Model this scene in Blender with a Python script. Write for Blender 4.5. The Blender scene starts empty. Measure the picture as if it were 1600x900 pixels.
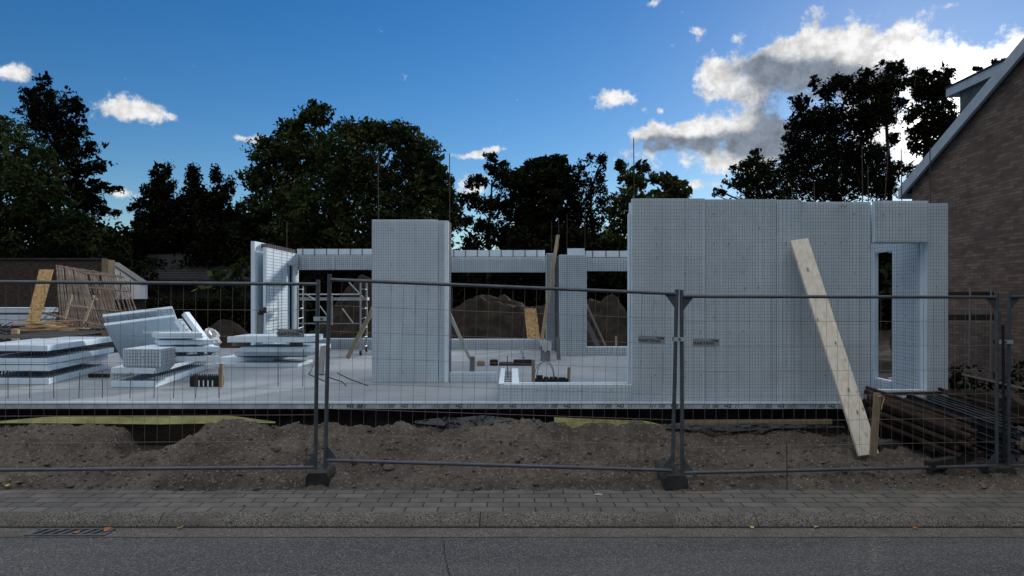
import bpy, math, random
import numpy as np
from mathutils import Vector, Matrix
R = math.radians
random.seed(7)
RNG = np.random.default_rng(7)
S = bpy.context.scene
COL = S.collection
F, E = 1109.0, 2.14            # focal length in photo pixels (1600 wide), eye height above the road
# ------------------------------------------------------------------ camera
cam = bpy.data.cameras.new('camera'); cam.lens = 36 * F / 1600; cam.sensor_width = 36
cam.shift_y = 16 / 1600; cam.clip_end = 3000; cam.clip_start = .05
co = bpy.data.objects.new('camera', cam); COL.objects.link(co)
co.location = (0, 0, E); co.rotation_euler = (R(90), 0, 0); S.camera = co
# ------------------------------------------------------------------ light
SUN_AZ, SUN_EL = 30, 17
S.view_settings.view_transform = 'Standard'; S.view_settings.look = 'None'
S.view_settings.exposure = 0.0; S.view_settings.gamma = 1
w = bpy.data.worlds.new('World'); S.world = w; w.use_nodes = True
sd = bpy.data.lights.new('sun', 'SUN'); sd.energy = 3.6; sd.angle = R(4); sd.color = (1, .96, .9)
so = bpy.data.objects.new('sun', sd); COL.objects.link(so)
sdir = Vector((math.sin(R(SUN_AZ)) * math.cos(R(SUN_EL)), math.cos(R(SUN_AZ)) * math.cos(R(SUN_EL)), math.sin(R(SUN_EL))))
so.rotation_euler = sdir.to_track_quat('Z', 'Y').to_euler(); so.location = (20, 30, 30)
SKY = .105


class NT:
    """tiny node-tree writer"""
    def __init__(s, t): s.t = t; t.nodes.clear()
    def n(s, typ, **k):
        x = s.t.nodes.new(typ)
        for a, b in k.items():
            if hasattr(x, a): setattr(x, a, b)
        return x
    def l(s, a, b): s.t.links.new(a, b)
    def setin(s, sock, v):
        if v is None: return
        if isinstance(v, bpy.types.NodeSocket): s.l(v, sock)
        else: sock.default_value = v
    def m(s, op, a, b=None, c=None, clamp=False):
        x = s.n('ShaderNodeMath', operation=op); x.use_clamp = clamp
        s.setin(x.inputs[0], a); s.setin(x.inputs[1], b)
        if c is not None: s.setin(x.inputs[2], c)
        return x.outputs[0]
    def mix(s, f, a, b):
        x = s.n('ShaderNodeMix', data_type='RGBA')
        s.setin(x.inputs[0], f); s.setin(x.inputs[6], a); s.setin(x.inputs[7], b)
        return x.outputs[2]
    def noise(s, vec, scale, detail=4, rough=.55, out=0):
        x = s.n('ShaderNodeTexNoise'); s.setin(x.inputs['Vector'], vec)
        x.inputs['Scale'].default_value = scale; x.inputs['Detail'].default_value = detail
        x.inputs['Roughness'].default_value = rough
        return x.outputs[out]
    def ramp(s, v, lo, hi, a=0., b=1.):
        x = s.n('ShaderNodeMapRange'); x.interpolation_type = 'SMOOTHSTEP'
        s.setin(x.inputs[0], v)
        for i, q in enumerate((lo, hi, a, b)): x.inputs[i + 1].default_value = q
        return x.outputs[0]


def build_sky():
    k = NT(w.node_tree)
    sky = k.n('ShaderNodeTexSky'); sky.sky_type = 'NISHITA'; sky.sun_disc = False
    sky.sun_elevation = R(SUN_EL); sky.sun_rotation = R(SUN_AZ)
    sky.altitude = 100; sky.air_density = 1.0; sky.dust_density = .1; sky.ozone_density = 3.0
    tc = k.n('ShaderNodeTexCoord'); sep = k.n('ShaderNodeSeparateXYZ'); k.l(tc.outputs['Generated'], sep.inputs[0])
    x, y, z = sep.outputs
    az = k.m('MULTIPLY', k.m('ARCTAN2', x, y), 57.2958)
    el = k.m('MULTIPLY', k.m('ARCSINE', z), 57.2958)
    comb = k.n('ShaderNodeCombineXYZ'); k.l(az, comb.inputs[0]); k.l(el, comb.inputs[1])
    P = comb.outputs[0]
    warp = k.noise(P, .22, 5, .6, out=1)
    def blobs(lst, warpamt):
        v = k.n('ShaderNodeVectorMath', operation='SUBTRACT'); k.l(warp, v.inputs[0]); v.inputs[1].default_value = (.5, .5, .5)
        v2 = k.n('ShaderNodeVectorMath', operation='SCALE'); k.l(v.outputs[0], v2.inputs[0]); v2.inputs[3].default_value = warpamt
        v3 = k.n('ShaderNodeVectorMath', operation='ADD'); k.l(P, v3.inputs[0]); k.l(v2.outputs[0], v3.inputs[1])
        sp = k.n('ShaderNodeSeparateXYZ'); k.l(v3.outputs[0], sp.inputs[0])
        acc = None
        for (px, py, rx, ry, st) in lst:
            a0 = math.degrees(math.atan((px - 800) / F)); hyp = math.hypot(px - 800, F)
            e0 = math.degrees(math.atan((466 - py) / hyp))
            ra = math.degrees(rx / F) * (math.cos(R(a0)) ** 2); re = math.degrees(ry / hyp)
            dx = k.m('DIVIDE', k.m('SUBTRACT', sp.outputs[0], a0), ra)
            dy = k.m('DIVIDE', k.m('SUBTRACT', sp.outputs[1], e0), re)
            d = k.m('ADD', k.m('MULTIPLY', dx, dx), k.m('MULTIPLY', dy, dy))
            g = k.m('MULTIPLY', k.m('POWER', 2.718, k.m('MULTIPLY', d, -1.0)), st)
            acc = g if acc is None else k.m('ADD', acc, g)
        return acc
    cl = [(205, 172, 50, 20, 1.25), (270, 180, 10, 8, .75), (15, 110, 38, 13, 1.0), (405, 215, 26, 11, .95), (372, 213, 16, 6, .75),
          (190, 306, 30, 10, .95), (962, 152, 30, 16, 1.1), (1000, 172, 9, 9, .6), (1030, 172, 7, 7, .7), (1112, 112, 32, 24, 1.1), (1135, 138, 48, 28, 1.0), (1185, 150, 24, 18, .6), (1156, 56, 13, 15, .62),
          (1092, 46, 22, 9, .72), (1070, 17, 12, 13, .7), (1025, 3, 20, 8, .7), (1220, 95, 62, 22, 1.1), (1280, 75, 90, 40, 1.2), (1400, 75, 90, 34, 1.15), (1490, 100, 80, 26, 1.0), (1300, 128, 110, 26, 1.0),
          (1560, 120, 60, 36, 1.0), (1592, 60, 20, 20, .8), (1490, 7, 24, 7, .5), (1562, 34, 12, 12, .5), (1020, 207, 45, 13, 1.0), (1065, 190, 14, 7, .6), (1140, 192, 70, 17, 1.1), (1090, 228, 110, 26, 1.1), (1210, 225, 50, 36, 1.0), (1130, 262, 60, 16, .9),
          (735, 243, 30, 8, .95), (775, 236, 22, 9, 1.0), (1100, 292, 40, 10, .8), (740, 292, 30, 24, 1.1), (910, 232, 8, 6, .45), (1380, 200, 120, 60, 1.0), (1470, 215, 60, 60, .9)]
    gr = [(1215, 112, 60, 20, 1.1), (1180, 100, 36, 20, 1.0), (1230, 175, 50, 26, .9), (1290, 122, 100, 22, 1.15), (1380, 128, 90, 18, .9), (1470, 140, 60, 12, .5), (1250, 160, 80, 26, 1.0), (1215, 215, 60, 40, .9), (1050, 228, 90, 16, 1.1), (1150, 228, 70, 20, 1.1), (1120, 285, 50, 8, .4), (1160, 150, 30, 10, .35), (150, 186, 25, 12, .4), (230, 186, 26, 6, .35), (1025, 225, 50, 8, .5)]
    mask = blobs(cl, 1.5)
    fine = k.noise(P, .5, 14, .68)
    dens = k.m('ADD', mask, k.m('MULTIPLY', k.m('SUBTRACT', fine, .5), 3.1))
    alpha = k.ramp(dens, .42, 1.05)
    grey = blobs(gr, 2.0)
    g2 = k.ramp(k.m('ADD', grey, k.m('MULTIPLY', k.m('SUBTRACT', k.noise(P, .45, 10, .68), .5), 1.7)), .15, 1.25)
    # thin rims turn toward the sky colour, billows have a little relief
    relief = k.ramp(k.noise(P, .8, 9, .66), .32, .66, .70, 1.12)
    glow = blobs([(1500, 180, 95, 90, 3.)], 0)
    white = k.n('ShaderNodeVectorMath', operation='SCALE'); white.inputs[0].default_value = (.86, .86, .86)
    k.l(k.m('MULTIPLY', relief, k.m('ADD', 1, glow)), white.inputs[3])
    dark = k.n('ShaderNodeVectorMath', operation='SCALE'); dark.inputs[0].default_value = (.235, .275, .34)
    k.l(k.m('ADD', relief, k.m('MULTIPLY', glow, .8)), dark.inputs[3])
    cc = k.mix(g2, white.outputs[0], dark.outputs[0])
    bg1 = k.n('ShaderNodeBackground'); bg1.inputs[1].default_value = SKY
    tint = k.n('ShaderNodeHueSaturation'); tint.inputs['Saturation'].default_value = 1.34; tint.inputs['Value'].default_value = .98; tint.inputs['Hue'].default_value = .508
    k.l(sky.outputs[0], tint.inputs['Color']); k.l(tint.outputs[0], bg1.inputs[0])
    # unseen bright cumulus added overhead and behind to raise light on the ground
    cb = k.noise(tc.outputs['Generated'], 2.4, 7, .6)
    back = k.ramp(y, .6, -.1, .6, 1); up = k.ramp(z, .42, .62)
    a2 = k.m('MULTIPLY', k.m('MULTIPLY', k.ramp(k.m('ADD', cb, k.m('MULTIPLY', back, .14)), .52, .64), back), up)
    alpha = k.m('MAXIMUM', alpha, a2)
    bright = k.n('ShaderNodeVectorMath', operation='SCALE'); bright.inputs[0].default_value = (1.75, 1.72, 1.68); k.l(relief, bright.inputs[3])
    cc = k.mix(k.ramp(a2, 0, .2), cc, bright.outputs[0])
    bg2 = k.n('ShaderNodeBackground'); k.l(cc, bg2.inputs[0]); bg2.inputs[1].default_value = 1
    ms = k.n('ShaderNodeMixShader'); k.l(alpha, ms.inputs[0]); k.l(bg1.outputs[0], ms.inputs[1]); k.l(bg2.outputs[0], ms.inputs[2])
    # unseen dark sky band added low behind the camera, dims street-facing walls
    back_dim = k.m('MULTIPLY', k.m('MULTIPLY', k.ramp(y, -.05, -.4), k.ramp(z, .62, .35)), k.ramp(k.noise(tc.outputs['Generated'], 1.8, 5, .55), .25, .55, .55, .95))
    bg3 = k.n('ShaderNodeBackground'); bg3.inputs[0].default_value = (.062, .10, .15, 1)
    ms2 = k.n('ShaderNodeMixShader'); k.l(back_dim, ms2.inputs[0]); k.l(ms.outputs[0], ms2.inputs[1]); k.l(bg3.outputs[0], ms2.inputs[2]); ms = ms2
    out = k.n('ShaderNodeOutputWorld'); k.l(ms.outputs[0], out.inputs[0])
build_sky()

# ------------------------------------------------------------------ materials
MATS = {}
def mat(name, col, rough=.8, metal=0., var=0., vscale=3., bump=0., bscale=30., spec=.3, fn=None, stretch=None):
    if name in MATS: return MATS[name]
    m = bpy.data.materials.new(name); m.use_nodes = True; k = NT(m.node_tree)
    b = k.n('ShaderNodeBsdfPrincipled'); o = k.n('ShaderNodeOutputMaterial'); k.l(b.outputs[0], o.inputs[0])
    b.inputs['Roughness'].default_value = rough; b.inputs['Metallic'].default_value = metal
    b.inputs['Specular IOR Level'].default_value = spec
    tc = k.n('ShaderNodeTexCoord'); P = tc.outputs['Object']
    if stretch:
        mp = k.n('ShaderNodeMapping'); k.l(P, mp.inputs[0]); mp.inputs['Scale'].default_value = stretch; P = mp.outputs[0]
    c = (*col, 1)
    if var:
        c1 = tuple(min(1, q * (1 + var)) for q in col) + (1,); c2 = tuple(q * (1 - var) for q in col) + (1,)
        c = k.mix(k.ramp(k.noise(P, vscale, 6, .6), .3, .7), c2, c1)
    if fn: c = fn(k, P, c, b) or c
    k.setin(b.inputs['Base Color'], c)
    if bump:
        bp = k.n('ShaderNodeBump'); bp.inputs['Strength'].default_value = bump; bp.inputs['Distance'].default_value = .02
        k.l(k.noise(P, bscale, 6, .65), bp.inputs['Height']); k.l(bp.outputs[0], b.inputs['Normal'])
    MATS[name] = m
    return m


def f_asphalt(k, P, c, b):
    v = k.n('ShaderNodeTexVoronoi'); k.l(P, v.inputs['Vector']); v.inputs['Scale'].default_value = 95
    sp = k.n('ShaderNodeSeparateColor'); k.l(v.outputs['Color'], sp.inputs[0])
    s = k.ramp(sp.outputs[0], .55, .98)
    mp = k.n('ShaderNodeMapping'); k.l(P, mp.inputs[0]); mp.inputs['Scale'].default_value = (.25, 1.6, 1)
    big = k.ramp(k.noise(mp.outputs[0], 1.1, 7, .65), .35, .68)
    c1 = k.mix(big, (.052, .055, .060, 1), (.082, .085, .088, 1))
    c2 = k.mix(s, c1, (.17, .17, .17, 1))
    return k.mix(k.ramp(k.noise(P, 60, 3, .6), .52, .62), c2, (.03, .031, .034, 1))
def f_aggregate(k, P, c, b):
    v = k.n('ShaderNodeTexVoronoi'); k.l(P, v.inputs['Vector']); v.inputs['Scale'].default_value = 130
    sp = k.n('ShaderNodeSeparateColor'); k.l(v.outputs['Color'], sp.inputs[0])
    c1 = k.mix(k.ramp(sp.outputs[0], .2, .9), (.075, .07, .064, 1), (.21, .20, .185, 1))
    c2 = k.mix(k.ramp(k.noise(P, 2.5, 5, .7), .45, .7), c1, (.10, .095, .085, 1))
    return k.mix(k.ramp(k.noise(P, 55, 3, .6), .55, .64), c2, (.035, .033, .03, 1))
def f_pave(k, P, c, b):
    br = k.n('ShaderNodeTexBrick'); mp = k.n('ShaderNodeMapping'); k.l(P, mp.inputs[0]); k.l(mp.outputs[0], br.inputs['Vector'])
    br.inputs['Scale'].default_value = 1; br.inputs['Brick Width'].default_value = .315; br.inputs['Row Height'].default_value = .157
    br.inputs['Mortar Size'].default_value = .009; br.inputs['Mortar Smooth'].default_value = .2
    br.inputs['Color1'].default_value = (.09, .087, .082, 1); br.inputs['Color2'].default_value = (.128, .122, .114, 1); br.inputs['Mortar'].default_value = (.012, .011, .010, 1)
    n = k.ramp(k.noise(P, 3, 6, .7), .3, .75, .72, 1.25)
    vm = k.n('ShaderNodeVectorMath', operation='SCALE'); k.l(br.outputs[0], vm.inputs[0]); k.l(n, vm.inputs[3])
    return k.mix(k.ramp(k.noise(P, 120, 3, .6), .5, .75), vm.outputs[0], (.16, .155, .145, 1))
def f_brick(k, P, c, b):
    mp = k.n('ShaderNodeMapping'); k.l(P, mp.inputs[0]); mp.inputs['Rotation'].default_value = (0, 0, 0)
    sp = k.n('ShaderNodeSeparateXYZ'); k.l(P, sp.inputs[0])
    cb = k.n('ShaderNodeCombineXYZ'); k.l(k.m('ADD', sp.outputs[0], sp.outputs[1]), cb.inputs[0]); k.l(sp.outputs[2], cb.inputs[1])
    br = k.n('ShaderNodeTexBrick'); k.l(cb.outputs[0], br.inputs['Vector']); br.inputs['Scale'].default_value = 1
    br.inputs['Brick Width'].default_value = .2; br.inputs['Row Height'].default_value = .056; br.inputs['Mortar Size'].default_value = .006
    br.inputs['Bias'].default_value = -.1
    br.inputs['Color1'].default_value = (.11, .076, .062, 1); br.inputs['Color2'].default_value = (.205, .145, .12, 1); br.inputs['Mortar'].default_value = (.085, .075, .07, 1)
    n = k.ramp(k.noise(cb.outputs[0], 1.6, 6, .7), .3, .75, .75, 1.2)
    vm = k.n('ShaderNodeVectorMath', operation='SCALE'); k.l(br.outputs[0], vm.inputs[0]); k.l(n, vm.inputs[3])
    return vm.outputs[0]
def f_soil(k, P, c, b):
    a = k.mix(k.ramp(k.noise(P, 1.3, 7, .65), .32, .68), (.046, .041, .036, 1), (.125, .112, .100, 1))
    a = k.mix(k.ramp(k.noise(P, 16, 6, .7), .4, .7), a, (.080, .068, .058, 1))
    v = k.n('ShaderNodeTexVoronoi'); k.l(P, v.inputs['Vector']); v.inputs['Scale'].default_value = 55
    sp = k.n('ShaderNodeSeparateColor'); k.l(v.outputs['Color'], sp.inputs[0])
    a = k.mix(k.ramp(sp.outputs[1], .90, .97), a, (.17, .155, .14, 1))
    return k.mix(k.ramp(k.noise(P, 40, 5, .7), .55, .72), a, (.035, .028, .022, 1))
def f_osb(k, P, c, b):
    v = k.n('ShaderNodeTexVoronoi'); k.l(P, v.inputs['Vector']); v.inputs['Scale'].default_value = 22
    sp = k.n('ShaderNodeSeparateColor'); k.l(v.outputs['Color'], sp.inputs[0])
    a = k.mix(sp.outputs[0], (.26, .155, .06, 1), (.50, .34, .16, 1))
    return k.mix(k.ramp(k.noise(P, 30, 4, .6), .55, .7), a, (.16, .09, .035, 1))
def wood_fn(c1, c2, knots=True):
    def f(k, P, c, b):
        a = k.mix(k.ramp(k.noise(P, 5, 7, .65), .3, .7), c1 + (1,), c2 + (1,))
        if knots:
            v = k.n('ShaderNodeTexVoronoi'); k.l(P, v.inputs['Vector']); v.inputs['Scale'].default_value = 1.9
            a = k.mix(k.ramp(v.outputs['Distance'], .05, .20, .85, 0), a, (.12, .08, .045, 1))
            a = k.mix(k.ramp(k.noise(P, 2.2, 5, .7), .6, .78, 0, .55), a, (.16, .14, .11, 1))
        return a
    return f
def f_foam(k, P, c, b):
    a = k.mix(k.ramp(k.noise(P, 1.2, 6, .65), .35, .75), (.60, .71, .80, 1), (.50, .61, .70, 1))
    a = k.mix(k.ramp(k.noise(P, .7, 7, .7), .58, .8, 0, .5), a, (.36, .39, .42, 1))
    return a
def f_slab(k, P, c, b):
    a = k.mix(k.ramp(k.noise(P, .8, 6, .65), .3, .7), (.19, .225, .255, 1), (.27, .305, .335, 1))
    mp = k.n('ShaderNodeMapping'); k.l(P, mp.inputs[0]); mp.inputs['Scale'].default_value = (.6, 5, 1)
    a = k.mix(k.ramp(k.noise(mp.outputs[0], 1.1, 7, .7), .52, .7, 0, .55), a, (.17, .18, .19, 1))
    return k.mix(k.ramp(k.noise(P, 3.5, 6, .75), .62, .74, 0, .8), a, (.12, .115, .11, 1))
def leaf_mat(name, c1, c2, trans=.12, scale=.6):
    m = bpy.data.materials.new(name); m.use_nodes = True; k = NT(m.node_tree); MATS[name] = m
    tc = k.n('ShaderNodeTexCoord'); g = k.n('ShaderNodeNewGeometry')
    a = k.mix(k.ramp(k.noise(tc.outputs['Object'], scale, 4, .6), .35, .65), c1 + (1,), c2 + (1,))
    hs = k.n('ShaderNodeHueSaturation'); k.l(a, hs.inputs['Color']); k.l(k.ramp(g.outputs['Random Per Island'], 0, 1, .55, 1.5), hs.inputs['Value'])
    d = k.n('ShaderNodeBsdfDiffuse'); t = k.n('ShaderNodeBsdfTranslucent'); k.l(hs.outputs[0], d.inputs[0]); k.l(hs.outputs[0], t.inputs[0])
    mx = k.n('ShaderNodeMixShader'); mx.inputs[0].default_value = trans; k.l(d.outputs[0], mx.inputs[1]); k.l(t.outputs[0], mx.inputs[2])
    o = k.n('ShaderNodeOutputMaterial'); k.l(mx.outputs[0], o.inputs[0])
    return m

ASPH = mat('asphalt', (.06,)*3, .85, fn=f_asphalt, bump=.5, bscale=140)
AGG = mat('washed_concrete', (.15,)*3, .9, fn=f_aggregate, bump=.8, bscale=90)
PAVE = mat('paver', (.12,)*3, .85, fn=f_pave, bump=.25, bscale=60)
BRICK = mat('brick', (.2, .15, .12), .9, fn=f_brick, bump=.3, bscale=30)
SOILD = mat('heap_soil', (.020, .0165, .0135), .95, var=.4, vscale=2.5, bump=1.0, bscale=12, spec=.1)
SOIL = mat('soil', (.1, .08, .06), .95, fn=f_soil, bump=1.0, bscale=28, spec=.1)
OSB = mat('osb', (.4, .3, .1), .8, fn=f_osb, bump=.3, bscale=60)
PINE = mat('pale_pine', (.6, .5, .4), .75, fn=wood_fn((.56, .52, .44), (.72, .685, .61)), bump=.15, bscale=30, stretch=(5, 5, .9))
PROPW = mat('prop_wood', (.3, .25, .2), .8, fn=wood_fn((.30, .24, .17), (.42, .35, .26), False), bump=.2, stretch=(6, 6, 1))
STAKE = mat('stake_wood', (.2, .15, .1), .85, fn=wood_fn((.17, .13, .085), (.27, .21, .14), False), bump=.2, stretch=(6, 6, 1))
SCRAP = mat('scrap_wood', (.4, .3, .2), .85, fn=wood_fn((.34, .23, .12), (.52, .39, .24), False), bump=.2)
FOAM = mat('white_foam', (.8,)*3, .75, fn=f_foam, bump=.08, bscale=80, spec=.2)
SLAB = mat('concrete_slab', (.5,)*3, .6, fn=f_slab, bump=.15, bscale=20, spec=.25)
FILM = mat('edge_film', (.40, .46, .47), .35, var=.25, vscale=4, bump=.3, bscale=8, spec=.5)
DARKB = mat('foundation_block', (.045, .036, .03), .95, var=.5, vscale=3, bump=.6)
GALV = mat('galvanised', (.075, .09, .105), .45, .4, var=.2, vscale=8, spec=.5)
WIRE = mat('mesh_wire', (.12, .12, .12), .6, .3)
FWIRE = mat('fence_wire', (.19, .17, .15), .6, .3)
RUST = mat('rusty_steel', (.034, .022, .018), .85, .2, var=.5, vscale=9, bump=.5, bscale=50)
REBAR = mat('rebar_steel', (.06, .045, .04), .8, .2)
STEELB = mat('grey_steel', (.06, .07, .08), .45, .5, var=.35, vscale=5, spec=.5)
RUBBER = mat('rubber', (.028, .028, .028), .85, var=.3, vscale=10, bump=.5)
BLACKP = mat('black_plastic', (.012, .012, .013), .6)
TEXTM = mat('lettering_dark', (.02, .02, .022), .7)
PLATE = mat('sign_plate', (.24, .27, .29), .5, .2, var=.1)
YEL = mat('yellow_membrane', (.17, .17, .065), .7, var=.3, vscale=3, bump=.4, bscale=6)
TARP = mat('dark_tarp', (.028, .032, .036), .5, var=.4, vscale=3, bump=.6, bscale=7)
PIPEG = mat('grey_pipe', (.13, .14, .15), .5, var=.1)
ALU = mat('scaffold_alu', (.34, .35, .36), .5, .5, var=.2, vscale=6)
FRAME = mat('frame_steel', (.21, .17, .145), .75, .2, var=.4, vscale=5)
PLASW = mat('plastic_film', (.62, .64, .66), .3, spec=.6)
BARGE = mat('barge_board', (.34, .40, .47), .6, var=.08, vscale=4, spec=.4)
SLATE = mat('slate_cladding', (.06, .07, .082), .7, var=.3, vscale=6)
TILE = mat('roof_tiles', (.014, .016, .021), .7, var=.3, vscale=4, bump=.4)
WSIDE = mat('white_siding', (.84, .87, .90), .7, var=.06)
DWOOD = mat('dark_timber', (.03, .028, .028), .8, var=.3)
PALEPOLE = mat('pale_pole', (.16, .155, .15), .7)
BARK = mat('bark', (.045, .036, .028), .95, var=.3, bump=.5)
GRASS = mat('far_grass', (.05, .06, .03), .95, var=.3, vscale=.3)
STONE = mat('stone', (.105, .088, .074), .9, var=.45, vscale=7)
STONEL = mat('pale_stone', (.27, .25, .23), .9, var=.2)
DEADL = mat('dead_leaf', (.30, .11, .03), .8, var=.3)
YLEAF = mat('yellow_leaf', (.42, .38, .14), .8, var=.2)
CLAMPM = mat('clamp_zinc', (.62, .70, .76), .3, .7)
GRATE = mat('cast_iron', (.13, .135, .14), .5, .5, var=.3, vscale=8)
BLK = mat('crack_filler', (.012, .012, .012), .9)
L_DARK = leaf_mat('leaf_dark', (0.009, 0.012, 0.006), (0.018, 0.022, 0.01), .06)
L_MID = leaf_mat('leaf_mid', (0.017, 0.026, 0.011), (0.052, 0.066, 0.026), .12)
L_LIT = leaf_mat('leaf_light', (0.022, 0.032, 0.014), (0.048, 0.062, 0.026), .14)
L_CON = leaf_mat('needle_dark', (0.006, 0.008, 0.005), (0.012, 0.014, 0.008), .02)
L_BLUE = leaf_mat('needle_bluish', (.012, .017, .014), (.022, .028, .022), .02)

# ------------------------------------------------------------------ mesh helpers
def W(px, py, D): return Vector(((px - 800) / F * D, D, E + (466 - py) / F * D))
def XW(px, D): return (px - 800) / F * D
def ZW(py, D): return E + (466 - py) / F * D

def wloc(o):
    v = Vector((0, 0, 0))
    while o: v += o.location; o = o.parent
    return v

def tag(o, label=None, cat=None, group=None, kind=None):
    if label: o['label'] = label
    if cat: o['category'] = cat
    if group: o['group'] = group
    if kind: o['kind'] = kind
    return o

def thing(name, label, cat, loc, group=None):
    o = bpy.data.objects.new(name, None); o.empty_display_size = .2; COL.objects.link(o); o.location = loc
    return tag(o, label, cat, group)

def link(name, me, m, parent=None, origin=None):
    for q in (m if isinstance(m, (list, tuple)) else [m]): me.materials.append(q)
    o = bpy.data.objects.new(name, me); COL.objects.link(o)
    if parent is not None:
        o.parent = parent; me.transform(Matrix.Translation(-wloc(parent)))
    elif origin is not None:
        o.location = origin; me.transform(Matrix.Translation(-Vector(origin)))
    return o

class MB:
    def __init__(s): s.v = []; s.f = []; s.mi = []; s.smooth = False
    def add(s, vs, fs, mi=0):
        b = len(s.v); s.v += [tuple(x) for x in vs]; s.f += [tuple(b + i for i in f) for f in fs]; s.mi += [mi] * len(fs); return s
    def hexa(s, p, mi=0):     # 8 points: bottom 4 then top 4
        return s.add(p, [(0, 3, 2, 1), (4, 5, 6, 7), (0, 1, 5, 4), (1, 2, 6, 5), (2, 3, 7, 6), (3, 0, 4, 7)], mi)
    def box(s, x0, x1, y0, y1, z0, z1, mi=0):
        return s.hexa([(x0, y0, z0), (x1, y0, z0), (x1, y1, z0), (x0, y1, z0), (x0, y0, z1), (x1, y0, z1), (x1, y1, z1), (x0, y1, z1)], mi)
    def bar(s, p, q, a, b, up=(0, 0, 1), mi=0):   # a across, b along 'up'
        p, q = Vector(p), Vector(q); d = (q - p).normalized(); u = Vector(up)
        if abs(d.dot(u)) > .98: u = Vector((0, 1, 0))
        sx = d.cross(u).normalized() * a / 2; sz = sx.cross(d).normalized() * b / 2
        return s.hexa([p - sx - sz, p + sx - sz, q + sx - sz, q - sx - sz, p - sx + sz, p + sx + sz, q + sx + sz, q - sx + sz], mi)
    def tube(s, p, q, r, n=8, r2=None, mi=0, caps=True):
        p, q = Vector(p), Vector(q); d = (q - p).normalized(); r2 = r if r2 is None else r2
        u = Vector((0, 0, 1)) if abs(d.z) < .95 else Vector((1, 0, 0))
        a = d.cross(u).normalized(); b = d.cross(a)
        vs = [c + (a * math.cos(t) + b * math.sin(t)) * rr for c, rr in ((p, r), (q, r2)) for t in [2 * math.pi * i / n for i in range(n)]]
        fs = [(i, (i + 1) % n, n + (i + 1) % n, n + i) for i in range(n)]
        if caps: fs += [tuple(range(n - 1, -1, -1)), tuple(range(n, 2 * n))]
        return s.add(vs, fs, mi)
    def path(s, pts, r, n=8, mi=0):
        for a, b in zip(pts[:-1], pts[1:]): s.tube(a, b, r, n, mi=mi)
        return s
    def slabq(s, q, t, mi=0):  # quad corners (4 vectors) with thickness vector t
        q = [Vector(x) for x in q]; t = Vector(t)
        return s.hexa(q + [x + t for x in q], mi)
    def prism(s, poly, t, mi=0):
        n = len(poly); poly = [Vector(p) for p in poly]; t = Vector(t)
        return s.add(poly + [p + t for p in poly], [tuple(range(n - 1, -1, -1)), tuple(range(n, 2 * n))] + [(i, (i + 1) % n, n + (i + 1) % n, n + i) for i in range(n)], mi)
    def build(s, name, m, parent=None, origin=None, bevel=0):
        me = bpy.data.meshes.new(name); me.from_pydata(s.v, [], s.f)
        import bmesh
        bm = bmesh.new(); bm.from_mesh(me); bmesh.ops.recalc_face_normals(bm, faces=bm.faces)
        if bevel: bmesh.ops.bevel(bm, geom=bm.edges[:], offset=bevel, segments=2, affect='EDGES', clamp_overlap=True)
        bm.to_mesh(me); bm.free()
        if any(s.mi) and not bevel:
            for p, i in zip(me.polygons, s.mi): p.material_index = i
        if parent is None and origin is None and s.v:
            a = np.array(s.v); origin = ((a[:, 0].min() + a[:, 0].max()) / 2, (a[:, 1].min() + a[:, 1].max()) / 2, a[:, 2].min())
        return link(name, me, m, parent, origin)

def text_mesh(body, size, mw, depth=.002):
    cu = bpy.data.curves.new('t', 'FONT'); cu.body = body; cu.size = size; cu.extrude = depth; cu.align_x = 'CENTER'; cu.align_y = 'CENTER'
    o = bpy.data.objects.new('t', cu); COL.objects.link(o)
    dg = bpy.context.evaluated_depsgraph_get(); me = bpy.data.meshes.new_from_object(o.evaluated_get(dg))
    bpy.data.objects.remove(o); me.materials.clear(); me.transform(mw)
    return me

def join_meshes(mes):
    v, f = [], []
    for me in mes:
        b = len(v); v += [tuple(x.co) for x in me.vertices]; f += [tuple(b + i for i in p.vertices) for p in me.polygons]
    m = bpy.data.meshes.new('j'); m.from_pydata(v, [], f); return m

def vnoise(x, y, scale, seed=0):
    x = np.asarray(x) * scale + seed * 17.3; y = np.asarray(y) * scale + seed * 9.1
    xi = np.floor(x).astype(np.int64); yi = np.floor(y).astype(np.int64); xf = x - xi; yf = y - yi
    def h(a, b):
        n = (a * 374761393 + b * 668265263 + seed * 1442695) & 0x7fffffff
        n = (n ^ (n >> 13)) * 1274126177 & 0x7fffffff
        return ((n ^ (n >> 16)) & 0xffff) / 65535.
    u = xf * xf * (3 - 2 * xf); v = yf * yf * (3 - 2 * yf)
    return (h(xi, yi) * (1 - u) + h(xi + 1, yi) * u) * (1 - v) + (h(xi, yi + 1) * (1 - u) + h(xi + 1, yi + 1) * u) * v - .5
def fbm(x, y, scale, octs=5, seed=0, gain=.55):
    t = 0; a = 1
    for i in range(octs): t = t + a * vnoise(x, y, scale * 2 ** i, seed + i); a *= gain
    return t
def sstep(a, b, x):
    t = np.clip((x - a) / (b - a), 0, 1); return t * t * (3 - 2 * t)

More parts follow.
